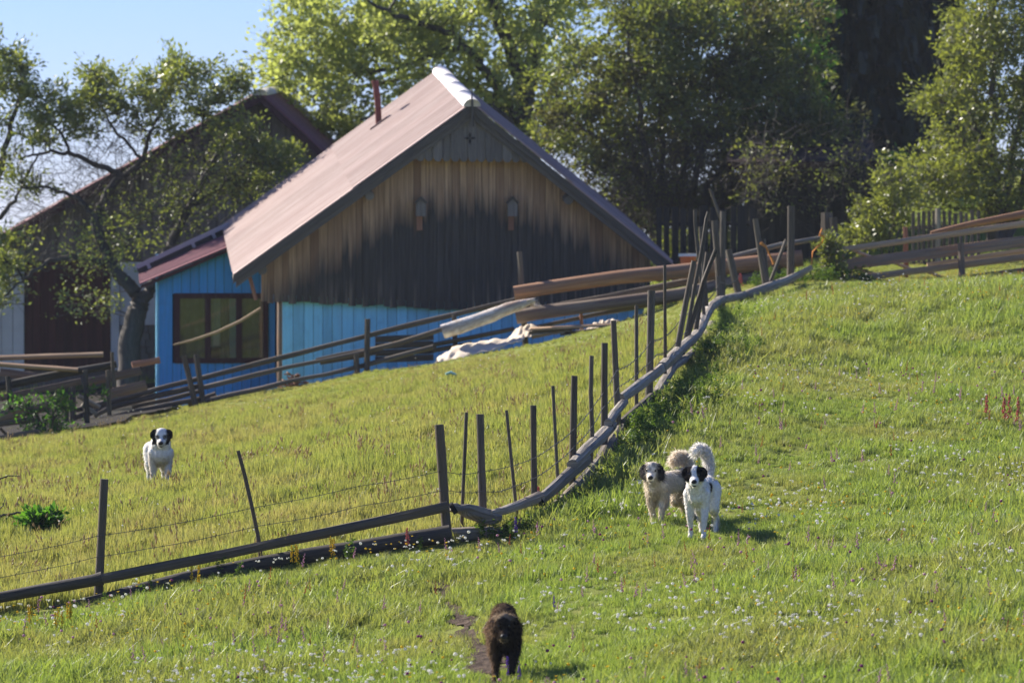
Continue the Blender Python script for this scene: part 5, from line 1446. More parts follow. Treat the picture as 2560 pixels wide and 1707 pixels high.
# which side of the fence: polyline through the fence feet
FB = [(-9, 47.6)] + [(P(px, 0, D1).x, D1) for px in (0, 600, 1116)] + [(P(px, 0, DC(px)).x, DC(px)) for px in (1236, 1359, 1450, 1554, 1653, 1744, 1825, 2000)] + [(12, 82.5), (30, 84)]
def left_side(x, y): return y > np.interp(x, [f[0] for f in FB], [f[1] for f in FB])
def inside_buildings(x, y):
    u = (x - HF.O.x) * HF.U.x + (y - HF.O.y) * HF.U.y; v = (x - HF.O.x) * HF.V.x + (y - HF.O.y) * HF.V.y
    a = (u > -3.75) & (u < 4) & (v > .05) & (v < 7.6)
    b = (u > -6) & (u < -3.3) & (v > VA) & (v < VA + 4.2)
    return a | b
rng = np.random.default_rng(77)
x, y = frustum_pts(rng, 34, 88, 95)
x2, y2 = frustum_pts(rng, 34, 60, 45); x = np.concatenate([x, x2]); y = np.concatenate([y, y2])
nz = np.sin(x * 1.9 + np.sin(y * .8) * 2) * np.sin(y * 1.1 + x * .6)
nz2 = np.sin(x * 4.7 + y * 1.3) * np.sin(y * 3.1 - x * 2.2)
L_ = left_side(x, y); ok = ~inside_buildings(x, y) & (path_d(x, y) + nz2 * .5 > .62)
def emit(name, label, sel, coll, nsrc, hs):
    xx, yy = x[sel], y[sel]; z = HB(xx, yy); n = len(xx)
    s = rng.uniform(.75, 1.3, n) * hs; ix = rng.integers(0, nsrc, n)
    if nsrc == 8: ix = np.where(rng.uniform(size=n) < .02, 6 + ix % 2, ix % 6)
    sz_ = s * (1 + .28 * nz[sel] + .22 * nz2[sel])
    scatter(name, label, 'grass', np.stack([xx, yy, z], -1), rng.uniform(0, 6.28, n), s, ix, coll, rng.normal(size=(n, 2)) * .08, sz_)
near_house = y > 78
selL = L_ & ok
emit('hay_grass', 'tall yellowish hay grass with brown seed heads covering the meadow beyond the wire fence', selL, colL, 8, np.interp(y[selL], [60, 72, 78, 80], [1.0, .8, .42, .3]) * np.where((y[selL] > 78.5) & (x[selL] > -1.8) & (x[selL] < 2.8), .75, 1.0))
# trodden line past the dogs keeps the grass short
tr = [G(*q) for q in [(1240, 1690), (1500, 1480), (1760, 1340), (1900, 1180), (2050, 1080), (2200, 960)]]
td = np.full(len(x), 9.0)
for a, b in zip(tr[:-1], tr[1:]):
    dx, dy = b.x - a.x, b.y - a.y; t_ = np.clip(((x - a.x) * dx + (y - a.y) * dy) / (dx * dx + dy * dy), 0, 1)
    td = np.minimum(td, np.hypot(x - a.x - t_ * dx, y - a.y - t_ * dy))
hR = np.clip(.5 + .25 * td, .5, 1.15)
fy_ = np.interp(x, [f[0] for f in FB], [f[1] for f in FB]) - y
hR = hR * np.interp(y[~L_ & ok] if False else y, [72, 80], [1.0, .55])
hR = hR * np.interp(fy_, [0, .7, 1.5], [.3, .45, 1.0])
selR = (~L_) & ok
emit('meadow_grass', 'short green grass of the flowery slope in the foreground and on the right', selR, colR, 6, hR[selR])
# rough grass behind the buildings and under the trees
xb, yb = frustum_pts(rng, 88, 106, 16, 1.5); k = ~inside_buildings(xb, yb) & ~((xb < -5.4) & (yb < 99.5)); xb, yb = xb[k], yb[k]; n = len(xb)
scatter('rough_grass', 'rough grass round the barn and under the trees', 'grass', np.stack([xb, yb, HB(xb, yb)], -1), rng.uniform(0, 6.28, n), rng.uniform(1.1, 1.9, n), rng.integers(0, 6, n), colR)

# dark weeds in the lee of the climbing fence
def weed_plant(name, seed):
    r = np.random.default_rng(seed); cs = []; ds = []
    mb = []
    for i in range(6):
        b = r.normal(size=2) * .06; h = r.uniform(.22, .5); l = r.normal(size=2) * .08
        for k in range(16):
            t = r.uniform(.15, 1); a = r.uniform(0, 6.28)
            cs.append((b[0] + l[0] * t, b[1] + l[1] * t, h * t)); ds.append((math.cos(a), math.sin(a), .25))
    return fast_mesh(name, leaves_np(r, np.array(cs), .085, np.array(ds), 2.4), 4, np.arange(len(cs) * 4), M['weed'])
srcW = [weed_plant('weed_plant', 300 + i) for i in range(4)]; colW = source_collection('weed_sources', srcW)
wx = []; wy = []
for i in range(620):
    q = rng.beta(2, 2.4); px = 1470 + (1850 - 1470) * q; D = DC(px); off = abs(rng.normal()) * .30 * (.3 + .8 * math.sin(math.pi * q)) + .16
    wx.append(P(px, 0, D).x + off); wy.append(D + abs(rng.normal()) * .4)
for i in range(70):
    px = rng.uniform(1880, 2180); D = 80.9 + rng.normal() * .25; wx.append(P(px, 0, D).x); wy.append(D)
for i in range(9):
    px = rng.uniform(150, 1100); D = D1 - .25 + rng.normal() * .12; wx.append(P(px, 0, D).x); wy.append(D)
for i in range(25):
    px = rng.uniform(1110, 1500); D = DC(px) - .2 + rng.normal() * .15; wx.append(P(px, 0, D).x + .15); wy.append(D)
wx = np.array(wx); wy = np.array(wy); n = len(wx)
scatter('weeds', 'dark green leafy weeds growing along the foot of the fences', 'weeds', np.stack([wx, wy, HB(wx, wy)], -1), rng.uniform(0, 6.28, n), np.concatenate([rng.uniform(.22, .5, 620), rng.uniform(.3, .6, 70), rng.uniform(.28, .5, n - 690)]), rng.integers(0, 4, n), colW)

# taller grass mixed into the weeds
gx2 = []; gy2 = []
for i in range(900):
    px = rng.uniform(1300, 1880); D = DC(px); gx2.append(P(px, 0, D).x + .12 + abs(rng.normal()) * .35); gy2.append(D + rng.normal() * .35)
gx2 = np.array(gx2); gy2 = np.array(gy2); n = len(gx2)
scatter('tall_grass', 'taller green grass along the climbing fence', 'grass', np.stack([gx2, gy2, HB(gx2, gy2)], -1), rng.uniform(0, 6.28, n), rng.uniform(1.0, 2.0, n), rng.integers(0, 6, n), colR)

# flowers: small heads on stems
def flower(name, seed, mats, h, r, kind):
    rg = random.Random(seed); mb = MB(); st = MB()
    if kind == 'globe': mb.ball((0, 0, h), r, 1, 1, .85, 6, 4)
    elif kind == 'star':
        for k in range(6):
            a = k * 1.047; c, s = math.cos(a), math.sin(a)
            mb.add([(0, 0, h), (r * .6 * c - r * .3 * s, r * .6 * s + r * .3 * c, h + .004), (r * c, r * s, h + .006), (r * .6 * c + r * .3 * s, r * .6 * s - r * .3 * c, h + .004)], [(0, 1, 2, 3)])
        mb.ball((0, 0, h), r * .4, 1, 1, .7, 5, 3)
    elif kind == 'umbel':
        for k in range(7):
            a = rg.uniform(0, 6.3); q = r * rg.uniform(.1, 1); mb.ball((q * math.cos(a), q * math.sin(a), h + rg.uniform(-.006, .006)), r * .38, 1, 1, .6, 5, 3)
    elif kind == 'spike':
        for k in range(10):
            z = h - .12 * k / 10; a = k * 2.4; q = r * (.35 + .65 * k / 10); mb.ball((q * .7 * math.cos(a), q * .7 * math.sin(a), z), r * (.3 + .35 * k / 10), 1, 1, 1.2, 5, 3)
    o = mb.build(name, mats[0], None, (0, 0, 0))
    mb2 = MB(); mb2.loft([(0, 0, -.02), (0.004, 0, h * .6), (0, 0, h)], .0022, sides=3, cap=False)
    return o, mb2
def petals(name, col, tr=.35):
    m = N(name); d = m.n('ShaderNodeBsdfDiffuse', i_0=C4(col)); t = m.n('ShaderNodeBsdfTranslucent', i_0=C4(col)); x = m.n('ShaderNodeMixShader', i_0=tr)
    m.t.links.new(d.outputs[0], x.inputs[1]); m.t.links.new(t.outputs[0], x.inputs[2]); return m.done(x.outputs[0])
M['pet_white'] = petals('white_petal', (.86, .85, .78), .5); M['pet_yellow'] = petals('yellow_petal', (.80, .58, .05)); M['pet_pink'] = petals('pink_petal', (.62, .36, .45))
M['pet_purple'] = petals('purple_petal', (.28, .12, .55)); M['pet_rust'] = petals('rusty_sorrel', (.48, .10, .06)); M['pet_mauve'] = petals('mauve_petal', (.32, .08, .22)); M['pet_sorrel'] = petals('red_sorrel_seed', (.62, .19, .17)); M['stem'] = petals('stem_green', (.10, .15, .04))
def patchy(n, y0, y1, side, freq, seed, thr=0.0):
    rg = np.random.default_rng(seed); X = []; Y = []
    while len(X) < n:
        xx, yy = frustum_pts(rg, y0, y1, 40, 1.5)
        ns = np.sin(xx * freq + seed) * np.sin(yy * freq * .8 + xx * .7 + seed * 2) + .32 * rg.normal(size=len(xx))
        k = (left_side(xx, yy + .3) == (side == 'L')) & (ns > thr) & (path_d(xx, yy) > 1.2) & ((side == 'L') | left_side(xx, yy + .3) | ~left_side(xx - .55, yy + .5))
        # as seen, density per picture area: thin out near points
        k &= rg.uniform(size=len(xx)) < .9
        X += list(xx[k]); Y += list(yy[k])
    p_ = rg.permutation(len(X))[:n]
    return np.array(X)[p_], np.array(Y)[p_]
def strew(name, label, cat, kinds, h, mat, n, y0, y1, side, freq, seed, thr, smin=.7, smax=1.25):
    os_ = []
    for i, (k, r) in enumerate(kinds):
        o, st = flower(name + '_head', seed + i, [mat], h, r, k); os_.append(o)
    c = source_collection(name + '_sources', os_)
    xx, yy = patchy(n, y0, y1, side, freq, seed, thr); rg = np.random.default_rng(seed); n = len(xx)
    return scatter(name, label, cat, np.stack([xx, yy, HB(xx, yy)], -1), rg.uniform(0, 6.28, n), rg.uniform(smin, smax, n), rg.integers(0, len(os_), n), c, rg.normal(size=(n, 2)) * .12)
strew('white_clover', 'white clover heads speckling the foreground meadow', 'flowers', [('globe', .0145), ('globe', .0115), ('umbel', .020)], .165, M['pet_white'], 1300, 34.5, 56, 'R', .9, 3, .3)
strew('white_clover', 'few white flower heads in the slope above the dogs', 'flowers', [('globe', .013), ('umbel', .02)], .15, M['pet_white'], 420, 54, 80, 'R', .7, 5, .1)
strew('yellow_flowers', 'small yellow flowers dotting the meadow on the right', 'flowers', [('star', .017), ('globe', .011), ('star', .014)], .17, M['pet_yellow'], 1150, 34.5, 80, 'R', .8, 8, .1)
strew('pink_flowers', 'pale pink flower spikes scattered in the meadow', 'flowers', [('spike', .014), ('globe', .013)], .2, M['pet_pink'], 420, 34.5, 60, 'R', .7, 13, .1)
strew('mauve_flowers', 'dark mauve flower heads scattered in the meadow', 'flowers', [('globe', .013)], .19, M['pet_mauve'], 150, 34.5, 60, 'R', .7, 17, .0)
strew('rusty_sorrel', 'thin rusty sorrel spikes scattered in the grass', 'flowers', [('spike', .011)], .3, M['pet_rust'], 90, 36, 75, 'R', .7, 19, .0)
strew('hay_flowers', 'sparse pale flowers in the hay meadow', 'flowers', [('globe', .009), ('star', .011)], .24, M['pet_white'], 260, 48, 80, 'L', .7, 23, .0)

# single flower spikes that stand out
def spike_plant(name, label, cat, px, row, mat, hpx, rpx, group, stems=1, seed=0):
    b = G(px, row); D = b.y; h = hpx / F * D; r = rpx / F * D; rg = random.Random(seed + int(px))
    t = thing(name, label, cat, (b.x, b.y, Hh(b.x, b.y)), group); hd = MB(); sm = MB()
    for s in range(stems):
        ox = rg.uniform(-1, 1) * .05 * (stems > 1); oy = rg.uniform(-1, 1) * .05; k_ = rg.uniform(.75, 1.1) if stems > 1 else 1; lean = rg.uniform(-.08, .08)
        z0 = Hh(b.x, b.y); base = Vector((b.x + ox, b.y + oy, z0 - .05)); top = base + Vector((lean * h, 0, h * k_ + .05 + .1))
        sm.loft([base, base.lerp(top, .5), top], [.004, .0035, .002], sides=4)
        for i in range(34):
            q = i / 33; c = base.lerp(top, .45 + .55 * q); a = rg.uniform(0, 6.28); rr = r * (1 - .7 * q) * rg.uniform(.4, 1.25)
            hd.ball((c.x + rr * math.cos(a), c.y + rr * math.sin(a), c.z + rg.uniform(-.01, .01)), r * rg.uniform(.22, .42), 1, 1, 1.2, 5, 3)
    sm.build('stem', M['stem'], t); hd.build('flower_head', mat, t)
for i, (px, row, lab) in enumerate(((1290, 1350, 'purple flower spike by the foot of the stake fence'), (1268, 1706, 'purple flower spike in front of the black dog, larger one'), (1298, 1712, 'purple flower spike at the right foot of the black dog, smaller one'), (1385, 1540, 'faint purple spike right of the black dog'))):
    spike_plant('purple_flower', lab, 'flower', px, row, M['pet_purple'], (30, 34, 24, 22)[i], 5 if i < 3 else 4, 'purple flower spikes')
for i, (px, row, hp, lab) in enumerate(((2465, 1055, 45, 'leftmost of the red sorrel spikes at the right edge'), (2508, 1075, 60, 'big red sorrel spike, second at the right edge'), (2520, 1085, 75, 'tallest red sorrel spike in the clump at the right edge'), (2548, 1085, 70, 'rightmost red sorrel spike in the clump at the right edge'), (1018, 1382, 38, 'red sorrel spike in front of the dark bottom log'), (1345, 1262, 22, 'red sorrel spike just left of the pale plank rail'), (1393, 1262, 42, 'red sorrel spike against the lower rail'), (1432, 1226, 40, 'red sorrel spike leaning on the lower rail further up'), (1851, 733, 30, 'red sorrel spike by the bent rail at the top'), (40, 1520, 24, 'red sorrel spike near the left end of the bottom log'))):
    spike_plant('red_sorrel', lab, 'flower', px, row, M['pet_sorrel'], hp, 6.5, 'red sorrel spikes', 1, 50)
for i, (px, row, lab) in enumerate(((70, 1575, 'leftmost yellow flower clump below the bottom log'), (150, 1585, 'yellow flower clump left of the first fence post'), (172, 1570, 'small yellow flower clump beside the leftmost fence post'), (742, 1425, 'yellow flower spikes below the middle of the dark log'), (828, 1405, 'yellow flower spikes against the dark log'), (485, 1475, 'yellow flower spikes below the thin leaning stake'))):
    spike_plant('yellow_flower', lab, 'flower', px, row, M['pet_yellow'], 36, 4.5, 'yellow flower spikes by the log', 3, 70)
# scrap of pale green rubbish in the hay
b = G(1127, 955); mb = MB(); mb.loft([b + Vector((-.08, 0, .12)), b + Vector((0, .02, .15)), b + Vector((.09, 0, .11))], [.02, .03, .02], sides=6, jit=.3)
M['teal'] = plain('pale_teal_plastic', (.35, .62, .52), .5, .4, .1); tag(mb.build('plastic_scrap', M['teal']), 'scrap of pale teal plastic lying in the hay below the house', 'scrap')
# ------------------------------------------------------------------ dogs
def fur_mat(name, tr, rough=.6, tint=(1, 1, 1)):
    m = N(name); a = m.n('ShaderNodeAttribute', attribute_name='col').outputs['Color']
    nz = m.noise(m.pos(), 55, 3)
    c = m.mix(m.ramp(nz, .3, .75), m.mix(1.0, a, C4((.74, .72, .70)), 'MULTIPLY'), a)
    d = m.n('ShaderNodeBsdfDiffuse', i_0=c); t = m.n('ShaderNodeBsdfTranslucent', i_0=c); x = m.n('ShaderNodeMixShader', i_0=tr)
    m.t.links.new(d.outputs[0], x.inputs[1]); m.t.links.new(t.outputs[0], x.inputs[2])
    return m.done(x.outputs[0])
M['fur'] = fur_mat('dog_fur', .55); M['skin'] = fur_mat('dog_coat', .0)
M['nose'] = plain('black_wet_nose', (.012, .012, .014), .55, .3); M['eye'] = plain('dark_eye', (.01, .007, .005), .08, .8)

def chain(pts, step=.35):
    out = []
    for a, b in zip(pts[:-1], pts[1:]):
        L = math.dist(a[:3], b[:3]); n = max(1, int(L / (step * min(a[3], b[3]))))
        for i in range(n):
            t = i / n; out.append(tuple(a[k] + (b[k] - a[k]) * t for k in range(4)))
    out.append(tuple(pts[-1])); return out

HEAD = dict(skull=[(-.03, 0, .005, .066), (.02, 0, .018, .070), (.045, 0, .004, .058)], muzzle=[(.05, 0, -.022, .050), (.10, 0, -.034, .041), (.150, 0, -.040, .034)],
            jaw=[(.05, 0, -.050, .036), (.125, 0, -.064, .021)], brow_l=[(.058, .030, .030, .026)], brow_r=[(.058, -.030, .030, .026)], cheek_l=[(.03, .045, -.02, .042)], cheek_r=[(.03, -.045, -.02, .042)])
def ears(kind):
    o = {}
    for s, n in ((1, 'l'), (-1, 'r')):
        if kind == 'fold':   # half pricked, tip folded outwards
            o['ear_' + n] = [(-.005, s * .052, .054, .021), (.0, s * .074, .056, .018), (.010, s * .090, .038, .020), (.016, s * .098, .014, .017), (.020, s * .098, -.014, .009)]
        else:                # hanging
            o['ear_' + n] = [(-.015, s * .055, .045, .022), (-.01, s * .078, .034, .021), (.0, s * .088, -.002, .021), (.004, s * .090, -.035, .017), (.006, s * .088, -.052, .010)]
    return o

def dog(name, label, base, facing, body, legs, tail, neck, hpos, hyaw, hpitch, hscale, earkind, colfn, furlen, nfur, seed, hroll=0.0, shag=0.0, voxel=.011):
    """facing: angle of the nose direction, degrees; 0 = straight at the camera, positive = towards the left of the picture"""
    rng = np.random.default_rng(seed)
    root = thing(name, label, 'dog', base, 'dogs on the hillside')
    f = R(facing); fx, fy = -math.sin(f), -math.cos(f)
    rot = Matrix(((fx, -fy, 0), (fy, fx, 0), (0, 0, 1)))          # local x forward, y left of the dog, z up
    hm = Matrix.Rotation(R(hyaw), 3, 'Z') @ Matrix.Rotation(R(hpitch), 3, 'Y') @ Matrix.Rotation(R(hroll), 3, 'X')
    hp = Vector(hpos)
    def h2b(p): return hp + hm @ (Vector(p[:3]) * hscale)
    balls = []
    for c in body + list(legs) + [tail, neck]: balls += chain(c)
    parts = dict(HEAD); parts.update(ears(earkind))
    for k, c in parts.items():
        cc = [tuple(h2b(p)) + (p[3] * hscale * (.9 if k.startswith('ear') else 1),) for p in c]
        balls += chain(cc)
    mb = MB()
    for b in balls: mb.ball(b[:3], b[3], nu=10, nv=7)
    me = bpy.data.meshes.new('dog_src'); me.from_pydata(mb.v, [], mb.f); o = bpy.data.objects.new('dog_src', me); COL.objects.link(o)
    rm = o.modifiers.new('r', 'REMESH'); rm.mode = 'VOXEL'; rm.voxel_size = voxel; rm.use_smooth_shade = True
    sm = o.modifiers.new('s', 'SMOOTH'); sm.factor = .5; sm.iterations = 5
    dg = bpy.context.evaluated_depsgraph_get(); ev = o.evaluated_get(dg); m2 = bpy.data.meshes.new_from_object(ev, depsgraph=dg)
    bpy.data.objects.remove(o); bpy.data.meshes.remove(me)
    n = len(m2.vertices); co = np.empty(n * 3); m2.vertices.foreach_get('co', co); co = co.reshape(-1, 3)
    nf = len(m2.polygons); fc = np.empty(nf * 3); m2.polygons.foreach_get('center', fc); fn = np.empty(nf * 3); m2.polygons.foreach_get('normal', fn); fa = np.empty(nf); m2.polygons.foreach_get('area', fa)
    fc = fc.reshape(-1, 3); fn = fn.reshape(-1, 3)
    him = np.array(hm.inverted()); hpa = np.array(hp)
    def cols(p):
        h = ((p - hpa) @ him.T) / hscale
        return colfn(p, h, rng)
    rm_ = np.array(rot)
    m2.vertices.foreach_set('co', (co @ rm_.T).ravel())
    c = cols(co); at = m2.attributes.new('col', 'FLOAT_COLOR', 'POINT'); at.data.foreach_set('color', np.concatenate([c, np.ones((n, 1))], 1).astype(np.float32).ravel())
    m2.materials.clear(); m2.materials.append(M['skin']); m2.name = 'body'; m2.update()
    bo = link(bpy.data.objects.new('body', m2)); bo.parent = root
    # coat: tapered hairs
    pick = rng.choice(nf, nfur, p=fa / fa.sum()); p = fc[pick] + rng.normal(size=(nfur, 3)) * .004; nn = fn[pick]
    h = ((p - hpa) @ him.T) / hscale; inhead = (np.abs(h) < np.array([.2, .14, .1])).all(1) & (h[:, 0] > -.06)
    ln = furlen(p, h, inhead) * rng.uniform(.55, 1.25, nfur)
    d = nn * (.22 + shag) + np.array([-.45, 0, -.6]) + rng.normal(size=(nfur, 3)) * (.09 + shag)
    tailp = np.array([t_[:3] for t_ in tail]); td_ = np.sqrt(((p[:, None] - tailp[None]) ** 2).sum(-1)).min(1) < .11
    if td_.any():
        j = np.clip(np.sqrt(((p[td_][:, None] - tailp[None]) ** 2).sum(-1)).argmin(1), 0, len(tailp) - 2); tt_ = tailp[j + 1] - tailp[j]; tt_ /= np.linalg.norm(tt_, axis=1)[:, None]
        d[td_] = nn[td_] * .75 + tt_ * .7 + rng.normal(size=(td_.sum(), 3)) * .15
    d /= np.linalg.norm(d, axis=1)[:, None]
    s = np.cross(d, rng.normal(size=(nfur, 3))); s /= np.linalg.norm(s, axis=1)[:, None]; w = (.0018 + .022 * ln)[:, None]
    a = p - nn * .003
    mid = a + d * (ln * .5)[:, None]; tip = a + d * ln[:, None] + np.array([0, 0, -.25]) * (ln * ln * 4)[:, None] + rng.normal(size=(nfur, 3)) * (ln * shag)[:, None]
    v = np.stack([a - s * w, a + s * w, mid + s * w * .8, mid - s * w * .8, tip + s * w * .1, tip - s * w * .1], 1).reshape(-1, 3) @ rm_.T
    k = (np.arange(nfur) * 6)[:, None]; lp = (k + np.array([[0, 1, 2, 3, 3, 2, 4, 5]])).ravel()
    cf = cols(p) * rng.uniform(.9, 1.06, (nfur, 1)); cf = np.repeat(np.concatenate([cf, np.ones((nfur, 1))], 1), 6, 0)
    if name.startswith('black'): pass
    org = Vector(base)
    fast_mesh('fur', v + np.array(org), 4, lp, M['fur'], root, {'col': ('FLOAT_COLOR', cf.astype(np.float32))}, False, org)
    def hb(nm, q, r, mt, sx=1, sy=1, sz=1):
        m_ = MB(); wq = rot @ h2b(q) + org; m_.ball(wq, r * hscale, sx, sy, sz, 10, 7); m_.build(nm, mt, root)
    hb('nose', (.178, 0, -.028), .0215, M['nose'], 1.15, 1.0, .85)
    for sgn in (1, -1): hb('eye', (.076, sgn * .034, .016), .0125, M['eye'])
    hb('mouth', (.158, 0, -.066), .014, M['nose'], 1.4, 1.4, .5)
    return root

def legset(fx=.20, hx=-.30, w=.085, top=.42, th=1.0, df=(0, 0), dh=(0, 0)):
    """four legs: front pair then hind pair; df, dh shift the feet fore and aft"""
    L = []
    for s, k in ((1, 0), (-1, 1)):
        L.append([(fx, s * w * .9, top, .075 * th), (fx - .02, s * w, top - .14, .05 * th), (fx + df[k] * .5, s * w, top * .42, .036 * th), (fx + df[k] * .9, s * w * .98, .10, .027 * th), (fx + df[k], s * w * .98, .035, .029 * th), (fx + df[k] + .035, s * w * .98, .022, .026 * th)])
    for s, k in ((1, 0), (-1, 1)):
        L.append([(hx, s * w * .85, top + .02, .09 * th), (hx + .05, s * w, top - .16, .062 * th), (hx - .04 + dh[k] * .5, s * w, .20, .034 * th), (hx - .075 + dh[k] * .7, s * w, .145, .028 * th), (hx - .045 + dh[k], s * w, .035, .026 * th), (hx - .01 + dh[k], s * w, .022, .025 * th)])
    return L

CREAM = np.array([.90, .82, .69]); WHITE = np.array([.92, .90, .86]); BLK = np.array([.014, .013, .014]); GREY = np.array([.12, .11, .105])
def mixc(c, k, b): return c * (1 - k[:, None]) + b * k[:, None]
def sstep(x, a, b): return np.clip((x - a) / (b - a), 0, 1)
def nzf(p, f, s=0.0): return np.sin(p[:, 0] * f + s) * np.sin(p[:, 1] * f * 1.3 + s * 2 + 1) * np.sin(p[:, 2] * f * .9 + s * 3 + p[:, 0] * f * .4)
def col_white(p, h, rng):
    c = np.tile(WHITE, (len(p), 1)); n = nzf(h, 60) * .008
    k = sstep(np.abs(h[:, 1]) + n, .018, .024) * sstep(h[:, 0], .105, .092) * sstep(h[:, 0], -.055, -.045) * sstep(h[:, 2], -.052, -.040) * (np.abs(h[:, 1]) < .15) * (h[:, 2] < .12)
    c = mixc(c, k, BLK)
    k = sstep(p[:, 1], .07, .085) * sstep(p[:, 0], -.17, -.13) * sstep(p[:, 0], .02, -.01) * sstep(p[:, 2], .33, .37) * (p[:, 2] < .62)
    c = mixc(c, k, BLK)
    k = sstep(p[:, 2], .32, .2) * .25 * (p[:, 0] < .3); return mixc(c, k, np.array([.6, .5, .4]))
def col_left(p, h, rng):
    c = np.tile(WHITE * .97, (len(p), 1)); n = nzf(h, 50, 2) * .012
    k = sstep(np.abs(h[:, 1]) + n, .040, .052) * sstep(h[:, 0], .10, .08) * sstep(h[:, 0], -.05, -.04) * (np.abs(h[:, 1]) < .13) * (h[:, 2] < .12) * (h[:, 2] > -.085)
    c = mixc(c, k, BLK * 1.4)
    k = (np.hypot(np.abs(h[:, 1]) - .036, h[:, 2] - .014) < .022) * (h[:, 0] > .03) * (h[:, 0] < .12); c = mixc(c, k * .8, BLK)
    k = sstep(h[:, 0], .11, .17) * (np.abs(h[:, 1]) < .06) * (np.abs(h[:, 2] + .04) < .05); c = mixc(c, k * .45, GREY)
    k = sstep(p[:, 2], .45, .32) * sstep(p[:, 0], .1, .22) * .35; return mixc(c, k, np.array([.5, .38, .27]))
def col_cream(p, h, rng):
    c = np.tile(CREAM, (len(p), 1))
    k = sstep(nzf(p, 26, 1) + .5 * nzf(p, 60), .05, .3) * sstep(p[:, 0], .08, -.1) * sstep(p[:, 2], .36, .46) * (p[:, 2] < .545) * (p[:, 0] > -.39); c = mixc(c, k * .7, GREY)
    k = sstep(p[:, 0], -.12, -.18) * sstep(p[:, 0], -.30, -.26) * sstep(p[:, 2], .30, .36) * (p[:, 1] > .03) * .8; c = mixc(c, k, GREY * .8)
    ih = (np.abs(h[:, 1]) < .16) & (h[:, 0] > -.06) & (h[:, 0] < .11) & (h[:, 2] > -.09) & (h[:, 2] < .12)
    k = ih * (sstep(np.abs(h[:, 1]), .035, .06) * .95 + .5 * sstep(nzf(h, 70, 4), -.1, .25) * (h[:, 2] > .0)); c = mixc(c, np.clip(k, 0, 1), BLK * 3)
    k = sstep(p[:, 2], .42, .25) * .3; return mixc(c, k, np.array([.5, .37, .25]))
def col_black(p, h, rng):
    c = np.tile(np.array([.034, .027, .022]), (len(p), 1))
    k = sstep(nzf(p, 17, 3) + .35 * nzf(p, 40, 1), -.05, .3); c = mixc(c, k * .5, np.array([.06, .042, .03]))
    k = sstep(p[:, 1], -.04, -.09) * .8 + sstep(p[:, 0], .0, -.3) * .3; c = mixc(c, np.clip(k, 0, 1), np.array([.28, .19, .13]))  # flank towards the sun browner: its sunlit rim is painted into the coat
    k = (h[:, 2] > .045) * (np.abs(h[:, 1]) < .1) * (h[:, 0] > -.1) * (h[:, 0] < .06) * .75; c = mixc(c, k, np.array([.34, .26, .18]))
    k = (np.hypot(h[:, 1], h[:, 2] + .07) < .035) * (h[:, 0] > .08) * .9; return mixc(c, k, np.array([.20, .16, .10]))

def gp(px, row):
    p = G(px, row); return Vector((p.x, p.y, Hh(p.x, p.y) - .005))
# white dog with the black mask
dog('white_dog', 'white dog with black ears, eye patches and raised plume tail, frontmost by the fence', gp(1752, 1342), 13,
    [[(.20, 0, .475, .108), (.10, 0, .47, .108), (-.08, 0, .49, .093), (-.24, 0, .50, .088), (-.32, 0, .50, .085)], [(.23, 0, .42, .088), (.17, 0, .37, .068)], [(.24, 0, .50, .105), (.16, 0, .52, .10)]],
    legset(.20, -.32, .074, .44, .92, (.03, -.06), (.0, -.05)), [(-.36, 0, .54, .035), (-.43, 0, .64, .038), (-.45, -.01, .74, .042), (-.43, -.04, .82, .045), (-.40, -.09, .85, .045), (-.38, -.13, .81, .035)],
    [(.24, 0, .52, .10), (.30, .005, .57, .085), (.34, .008, .60, .075)], (.37, .01, .625), 9, 6, 1.15, 'fold', col_white,
    lambda p, h, ih: np.where(ih, .014, np.where(p[:, 0] < -.37, .05, np.where(p[:, 2] < .2, .012, .02))), 24000, 11)
# shaggy cream dog
dog('shaggy_dog', 'shaggy cream dog with grey ears and curled tail standing behind the white dog', gp(1668, 1312), 36,
    [[(.20, 0, .44, .108), (.08, 0, .435, .108), (-.10, 0, .445, .10), (-.26, 0, .455, .095), (-.32, 0, .455, .09)], [(.22, 0, .385, .085), (.15, 0, .345, .07)]],
    legset(.19, -.31, .072, .40, .92, (.03, -.05), (.02, -.05)), [(-.36, 0, .48, .035), (-.42, -.02, .57, .042), (-.40, -.05, .65, .05), (-.33, -.08, .675, .05), (-.27, -.10, .63, .04)],
    [(.22, 0, .47, .105), (.28, .02, .52, .09), (.31, .035, .54, .08)], (.335, .04, .56), 31, 8, 1.12, 'hang', col_cream,
    lambda p, h, ih: np.where(ih, np.where(h[:, 0] > .09, .014, .038), np.where((p[:, 0] < -.36) | (p[:, 2] > .56), .055, np.where(p[:, 2] < .2, .024, .04))), 26000, 12, shag=.14)
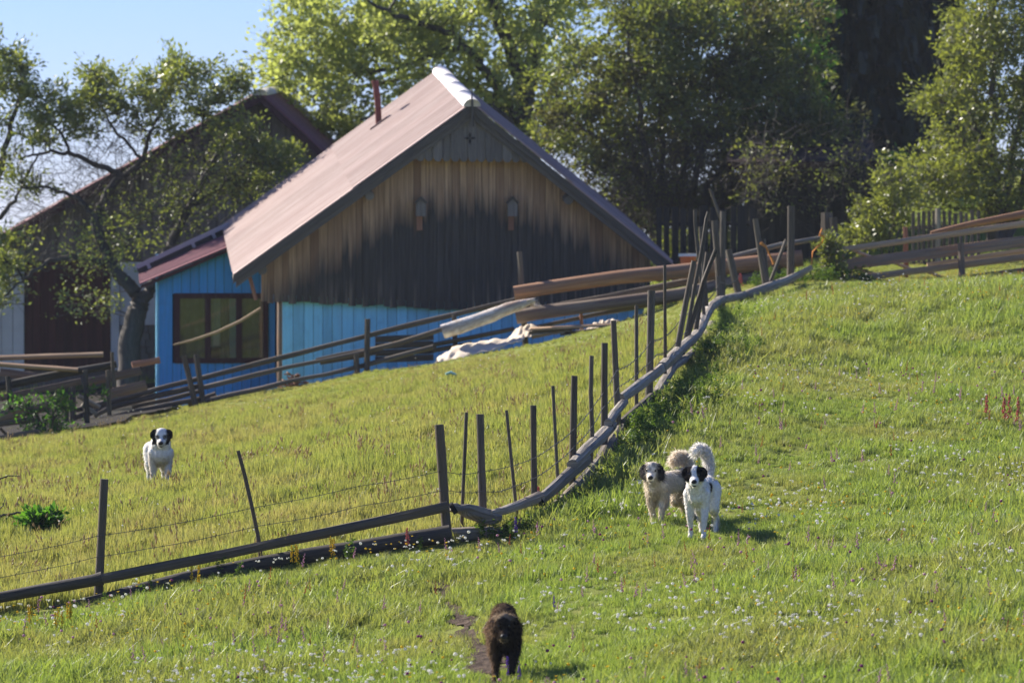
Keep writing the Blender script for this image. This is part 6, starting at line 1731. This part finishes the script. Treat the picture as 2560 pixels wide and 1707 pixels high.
# distant white dog in the hay
dog('white_dog', 'white dog with dark cheeks standing alone in the hay beyond the wire fence', gp(398, 1219), -9,
    [[(.20, 0, .48, .122), (.10, 0, .475, .122), (-.08, 0, .48, .112), (-.24, 0, .48, .105), (-.32, 0, .47, .10)], [(.22, 0, .40, .115), (.15, 0, .35, .09)], [(.22, 0, .53, .12), (.10, 0, .54, .11)]],
    legset(.20, -.32, .085, .43, 1.02, (.04, -.05), (.02, -.06)), [(-.38, 0, .46, .04), (-.45, 0, .36, .04), (-.47, 0, .26, .035)],
    [(.24, 0, .55, .105), (.29, 0, .585, .09), (.32, 0, .605, .08)], (.345, 0, .625), -8, 10, 1.22, 'fold', col_left,
    lambda p, h, ih: np.where(ih, .016, np.where(p[:, 2] < .2, .018, .03)), 20000, 13)
# black shaggy dog, nearest
dog('black_dog', 'shaggy black-brown dog walking down the path towards the viewer, nearest of all dogs', gp(1260, 1692), 0,
    [[(.20, 0, .36, .08), (.08, 0, .39, .085), (-.10, 0, .43, .085), (-.26, 0, .485, .088), (-.34, 0, .48, .08)], [(.22, 0, .32, .065), (.14, 0, .29, .055)]],
    legset(.19, -.33, .066, .36, .88, (.10, -.06), (.05, -.08)), [(-.42, 0, .46, .03), (-.50, -.06, .40, .035), (-.54, -.12, .33, .03)],
    [(.23, 0, .41, .085), (.29, 0, .43, .08), (.32, 0, .44, .075)], (.36, 0, .455), 0, 16, 1.10, 'hang', col_black,
    lambda p, h, ih: np.where(ih, np.where(h[:, 0] > .1, .020, .036), np.where(p[:, 2] < .15, .028, .042)), 28000, 14, shag=.16)

# ------------------------------------------------------------------ thin summer haze
hm_ = bpy.data.materials.new('thin_haze'); hm_.use_nodes = True; ht = hm_.node_tree; ht.nodes.clear()
ho = ht.nodes.new('ShaderNodeOutputMaterial'); hv = ht.nodes.new('ShaderNodeVolumePrincipled')
hv.inputs['Color'].default_value = (.86, .93, 1, 1); hv.inputs['Density'].default_value = .0002
ht.links.new(hv.outputs[0], ho.inputs['Volume'])
mb = MB(); gv = bpy.data.objects['ground'].data; zmin = min(v.co.z for v in gv.vertices) + bpy.data.objects['ground'].location.z
mb.board(Vector((0, 0, (zmin - 1 + 24) / 2)), Vector((1, 0, 0)), Vector((0, 1, 0)), Vector((0, 0, 1)), 1.02 * max(abs(gx[0]), gx[-1]), 1.02 * max(abs(gy[0]), gy[-1]), (24 - zmin + 1) / 2)
tag(mb.build('haze', hm_), 'thin pale haze filling the air over the hillside', kind='stuff')
